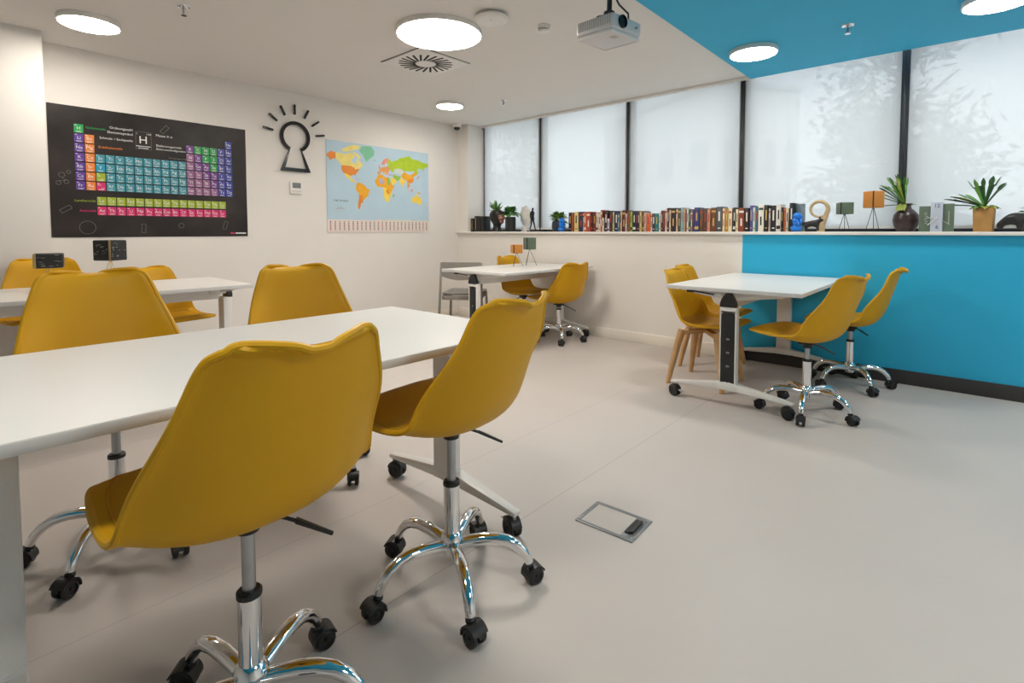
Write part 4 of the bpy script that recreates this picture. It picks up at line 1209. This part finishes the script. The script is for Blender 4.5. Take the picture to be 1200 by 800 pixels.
# tan square planter with fern
t = thing('square_planter', 'tan square planter with a staghorn fern near the right edge', 'planter', (5.132, .13, LZ), R(-8))
b = MB()
b.bar((0, 0, .0), (0, 0, .165), .096, .096, TAN, .004, w2=.108, t2=.108, up=(0, 1, 0)); b.build('pot', t)
b = MB(); b.cyl(.040, .1645, .168, BRONZE, 20); b.build('soil', t)
b = MB()
for k in range(9):
    a = 2*PI*k/9
    leaf_blade(b, (.015*math.cos(a), .015*math.sin(a), .172), (math.cos(a), math.sin(a), .18), .072, .055, LEAFY if k % 3 else LEAF, .45)
b.build('shield_leaves', t)
b = MB()
for az, el, L, W, m, fk in ((180, 22, .17, .034, LEAF2, 3), (186, 10, .18, .022, LEAF2, 2), (172, 30, .15, .036, LEAFY, 3), (215, 68, .16, .024, LEAF, 2), (-130, 78, .16, .022, LEAF2, 2), (-20, 74, .17, .030, LEAF2, 2), (0, 60, .15, .026, LEAF2, 3), (160, 40, .13, .03, LEAF, 2)):
    a, e = R(az), R(el)
    leaf_blade(b, (0, 0, .168), (math.cos(a)*math.cos(e), math.sin(a)*math.cos(e), math.sin(e)), L, W*2.4, m, .08, fk)
b.build('antler_fronds', t)
# black hippo-like figurine with a little air plant behind
t = thing('animal_figurine', 'black stocky animal figurine at the right edge, beside the tan planter', 'figurine', (5.258, .10, LZ))
J = [(-.035, 0, .088, .044), (.005, 0, .092, .046), (.045, 0, .092, .040), (.085, 0, .090, .030), (.115, 0, .080, .026),
     (-.045, .026, .045, .019), (-.045, .026, .012, .016), (-.045, -.026, .045, .019), (-.045, -.026, .012, .016), (.05, .026, .045, .018), (.05, .026, .012, .016), (.05, -.026, .045, .018), (.05, -.026, .012, .016)]
E_ = [(0, 1), (1, 2), (2, 3), (3, 4), (0, 5), (5, 6), (0, 7), (7, 8), (2, 9), (9, 10), (2, 11), (11, 12)]
skin_obj('animal_body', J, E_, t, BRONZE)
for q in (-1, 1):
    b = MB(); b.sphere((.083, q*.02, .124), (.006, .005, .009), BRONZE, 8, 6); b.build('ear', t)
t = thing('potted_plant', 'small feathery plant at the right edge behind the black animal figurine', 'plant', (5.36, .20, LZ))
b = MB(); b.lathe([(.03, 0), (.036, .01), (.04, .10), (.036, .105), (.034, .09)], BLACKP, 24); b.build('pot', t)
b = MB(); bush(b, (0, 0, .13), (.05, .04, .06), 60, [LEAF, LEAFY], 21, .012, .04, -.2); b.build('foliage', t)

# ------------------------------------------------------------------ outside, seen through the blinds
gm = mat('paving_outside', (.45, .44, .42, 1), .9, bump=.3, bscale=8, var=.12, vscale=1.5)
struct(MB().box((0, 20.6, -.25), (80, 40, .1), gm).build('ground_outside'))
BLD = mat('render_facade', (.74, .73, .71, 1), .8, var=.04, vscale=1)
GLD = mat('facade_glass', (.30, .33, .36, 1), .15, var=.1)  # base colour lightened to imitate sky reflected in the panes
def building(label, x, y, w, d, h, rz):
    t = thing('building', label, 'building', (x, y, -.2), R(rz))
    b = MB(); b.box((0, 0, h/2), (w, d, h), BLD, .05); b.build('facade', t)
    b = MB(); b.box((0, 0, h+.1), (w+.2, d+.2, .2), BLD, .03); b.build('parapet', t)
    for f in range(2):
        for k in range(4):
            b = MB(); b.box((-w/2+w*(k+.5)/4, -d/2-.02, 1.4+f*2.8), (w/4*.5, .06, 1.3), GLD, .01); b.build('window', t)
            b = MB(); b.box((-w/2-.02, -d/2+d*(k+.5)/4, 1.4+f*2.8), (.06, d/4*.5, 1.3), GLD, .01); b.build('window', t)
building('pale office building seen faintly through the third and fourth blinds', -5.2, 19.5, 4, 9, 6.9, 60)
BARK = mat('bark', (.12, .09, .06, 1), .9, bump=.5, bscale=20, var=.2)
TLEAF = mat('conifer_leaf', (.13, .17, .10, 1), .7, var=.3, vscale=3)
def tree(label, x, y, h, r, seed, zc=.55, n=3600):
    t = thing('tree', label, 'tree', (x, y, -.2), 0)
    rr = random.Random(seed)
    b = MB(); b.tube([(0, 0, 0), (.05, .03, h*.3), (-.05, .05, h*.6), (.05, 0, h*.95)], [.16, .13, .09, .03], BARK, 10)
    for k in range(14):
        a = rr.uniform(0, 2*PI); z = h*rr.uniform(.25, .9); l = r*rr.uniform(.5, 1)*(1.1-z/h*.6)
        b.tube([(0, 0, z), (l*.5*math.cos(a), l*.5*math.sin(a), z+.15), (l*math.cos(a), l*math.sin(a), z+.4)], [.045, .03, .012], BARK, 6)
    b.build('trunk', t)
    b = MB(); vs = []; fs = []
    cl = [(rr.uniform(0, 2*PI), rr.uniform(.3, 1), rr.uniform(.3, 1.02)) for _ in range(26)]
    for k in range(n):
        a, q, zz = rr.choice(cl)
        rad = r*q*(1.15-zz*.7)
        c = Vector((rad*math.cos(a)+rr.gauss(0, .28), rad*math.sin(a)+rr.gauss(0, .28), h*zz+rr.gauss(0, .22)))
        d = Vector((rr.gauss(0, 1), rr.gauss(0, 1), rr.gauss(0, .6))).normalized(); s = d.cross(Vector((rr.gauss(0, 1), rr.gauss(0, 1), rr.gauss(0, 1)))).normalized()
        l = rr.uniform(.05, .11); o = len(vs)
        vs += [c-d*l, c+s*l*.4, c+d*l, c-s*l*.4]; fs.append([o, o+1, o+2, o+3])
    b.add(vs, fs, TLEAF); b.build('foliage', t)
tree('dark tree outside showing through the right half of the fourth blind', 4.2, 5.2, 5.0, 1.15, 4, n=6000)
tree('broad tree outside showing through the blind right of the vase', 7.3, 5.6, 5.2, 1.3, 6, n=7000)
tree('small tree outside showing through the upper left of the second blind', -5.2, 7.4, 4.9, .9, 9)
tree('tree outside showing at the top of the narrow first blind', -8.6, 8.6, 5.2, 1.0, 12)

# ------------------------------------------------------------------ light
w = bpy.data.worlds.new('overcast'); sc.world = w; w.use_nodes = True
nt = w.node_tree
bg = nt.nodes['Background']
sky = nt.nodes.new('ShaderNodeTexSky'); sky.sky_type = 'HOSEK_WILKIE'; sky.turbidity = 8; sky.ground_albedo = .4
sky.sun_direction = Vector((.3, -.5, .8)).normalized()
mx = nt.nodes.new('ShaderNodeMixRGB'); mx.inputs[0].default_value = .75; mx.inputs[2].default_value = (.93, .97, 1.0, 1)
nt.links.new(sky.outputs[0], mx.inputs[1]); nt.links.new(mx.outputs[0], bg.inputs['Color'])
bg.inputs['Strength'].default_value = 2.5

sc.view_settings.view_transform = 'Standard'
sc.view_settings.look = 'None'
sc.view_settings.gamma = 1
sc.view_settings.use_curve_mapping = False
sc.view_settings.exposure = 0.2
sc.cycles.use_denoising = True
sc.cycles.max_bounces = 10
sc.cycles.diffuse_bounces = 6
sc.cycles.transparent_max_bounces = 16
sc.cycles.caustics_reflective = False
sc.cycles.caustics_refractive = False
sc.cycles.sample_clamp_indirect = 6
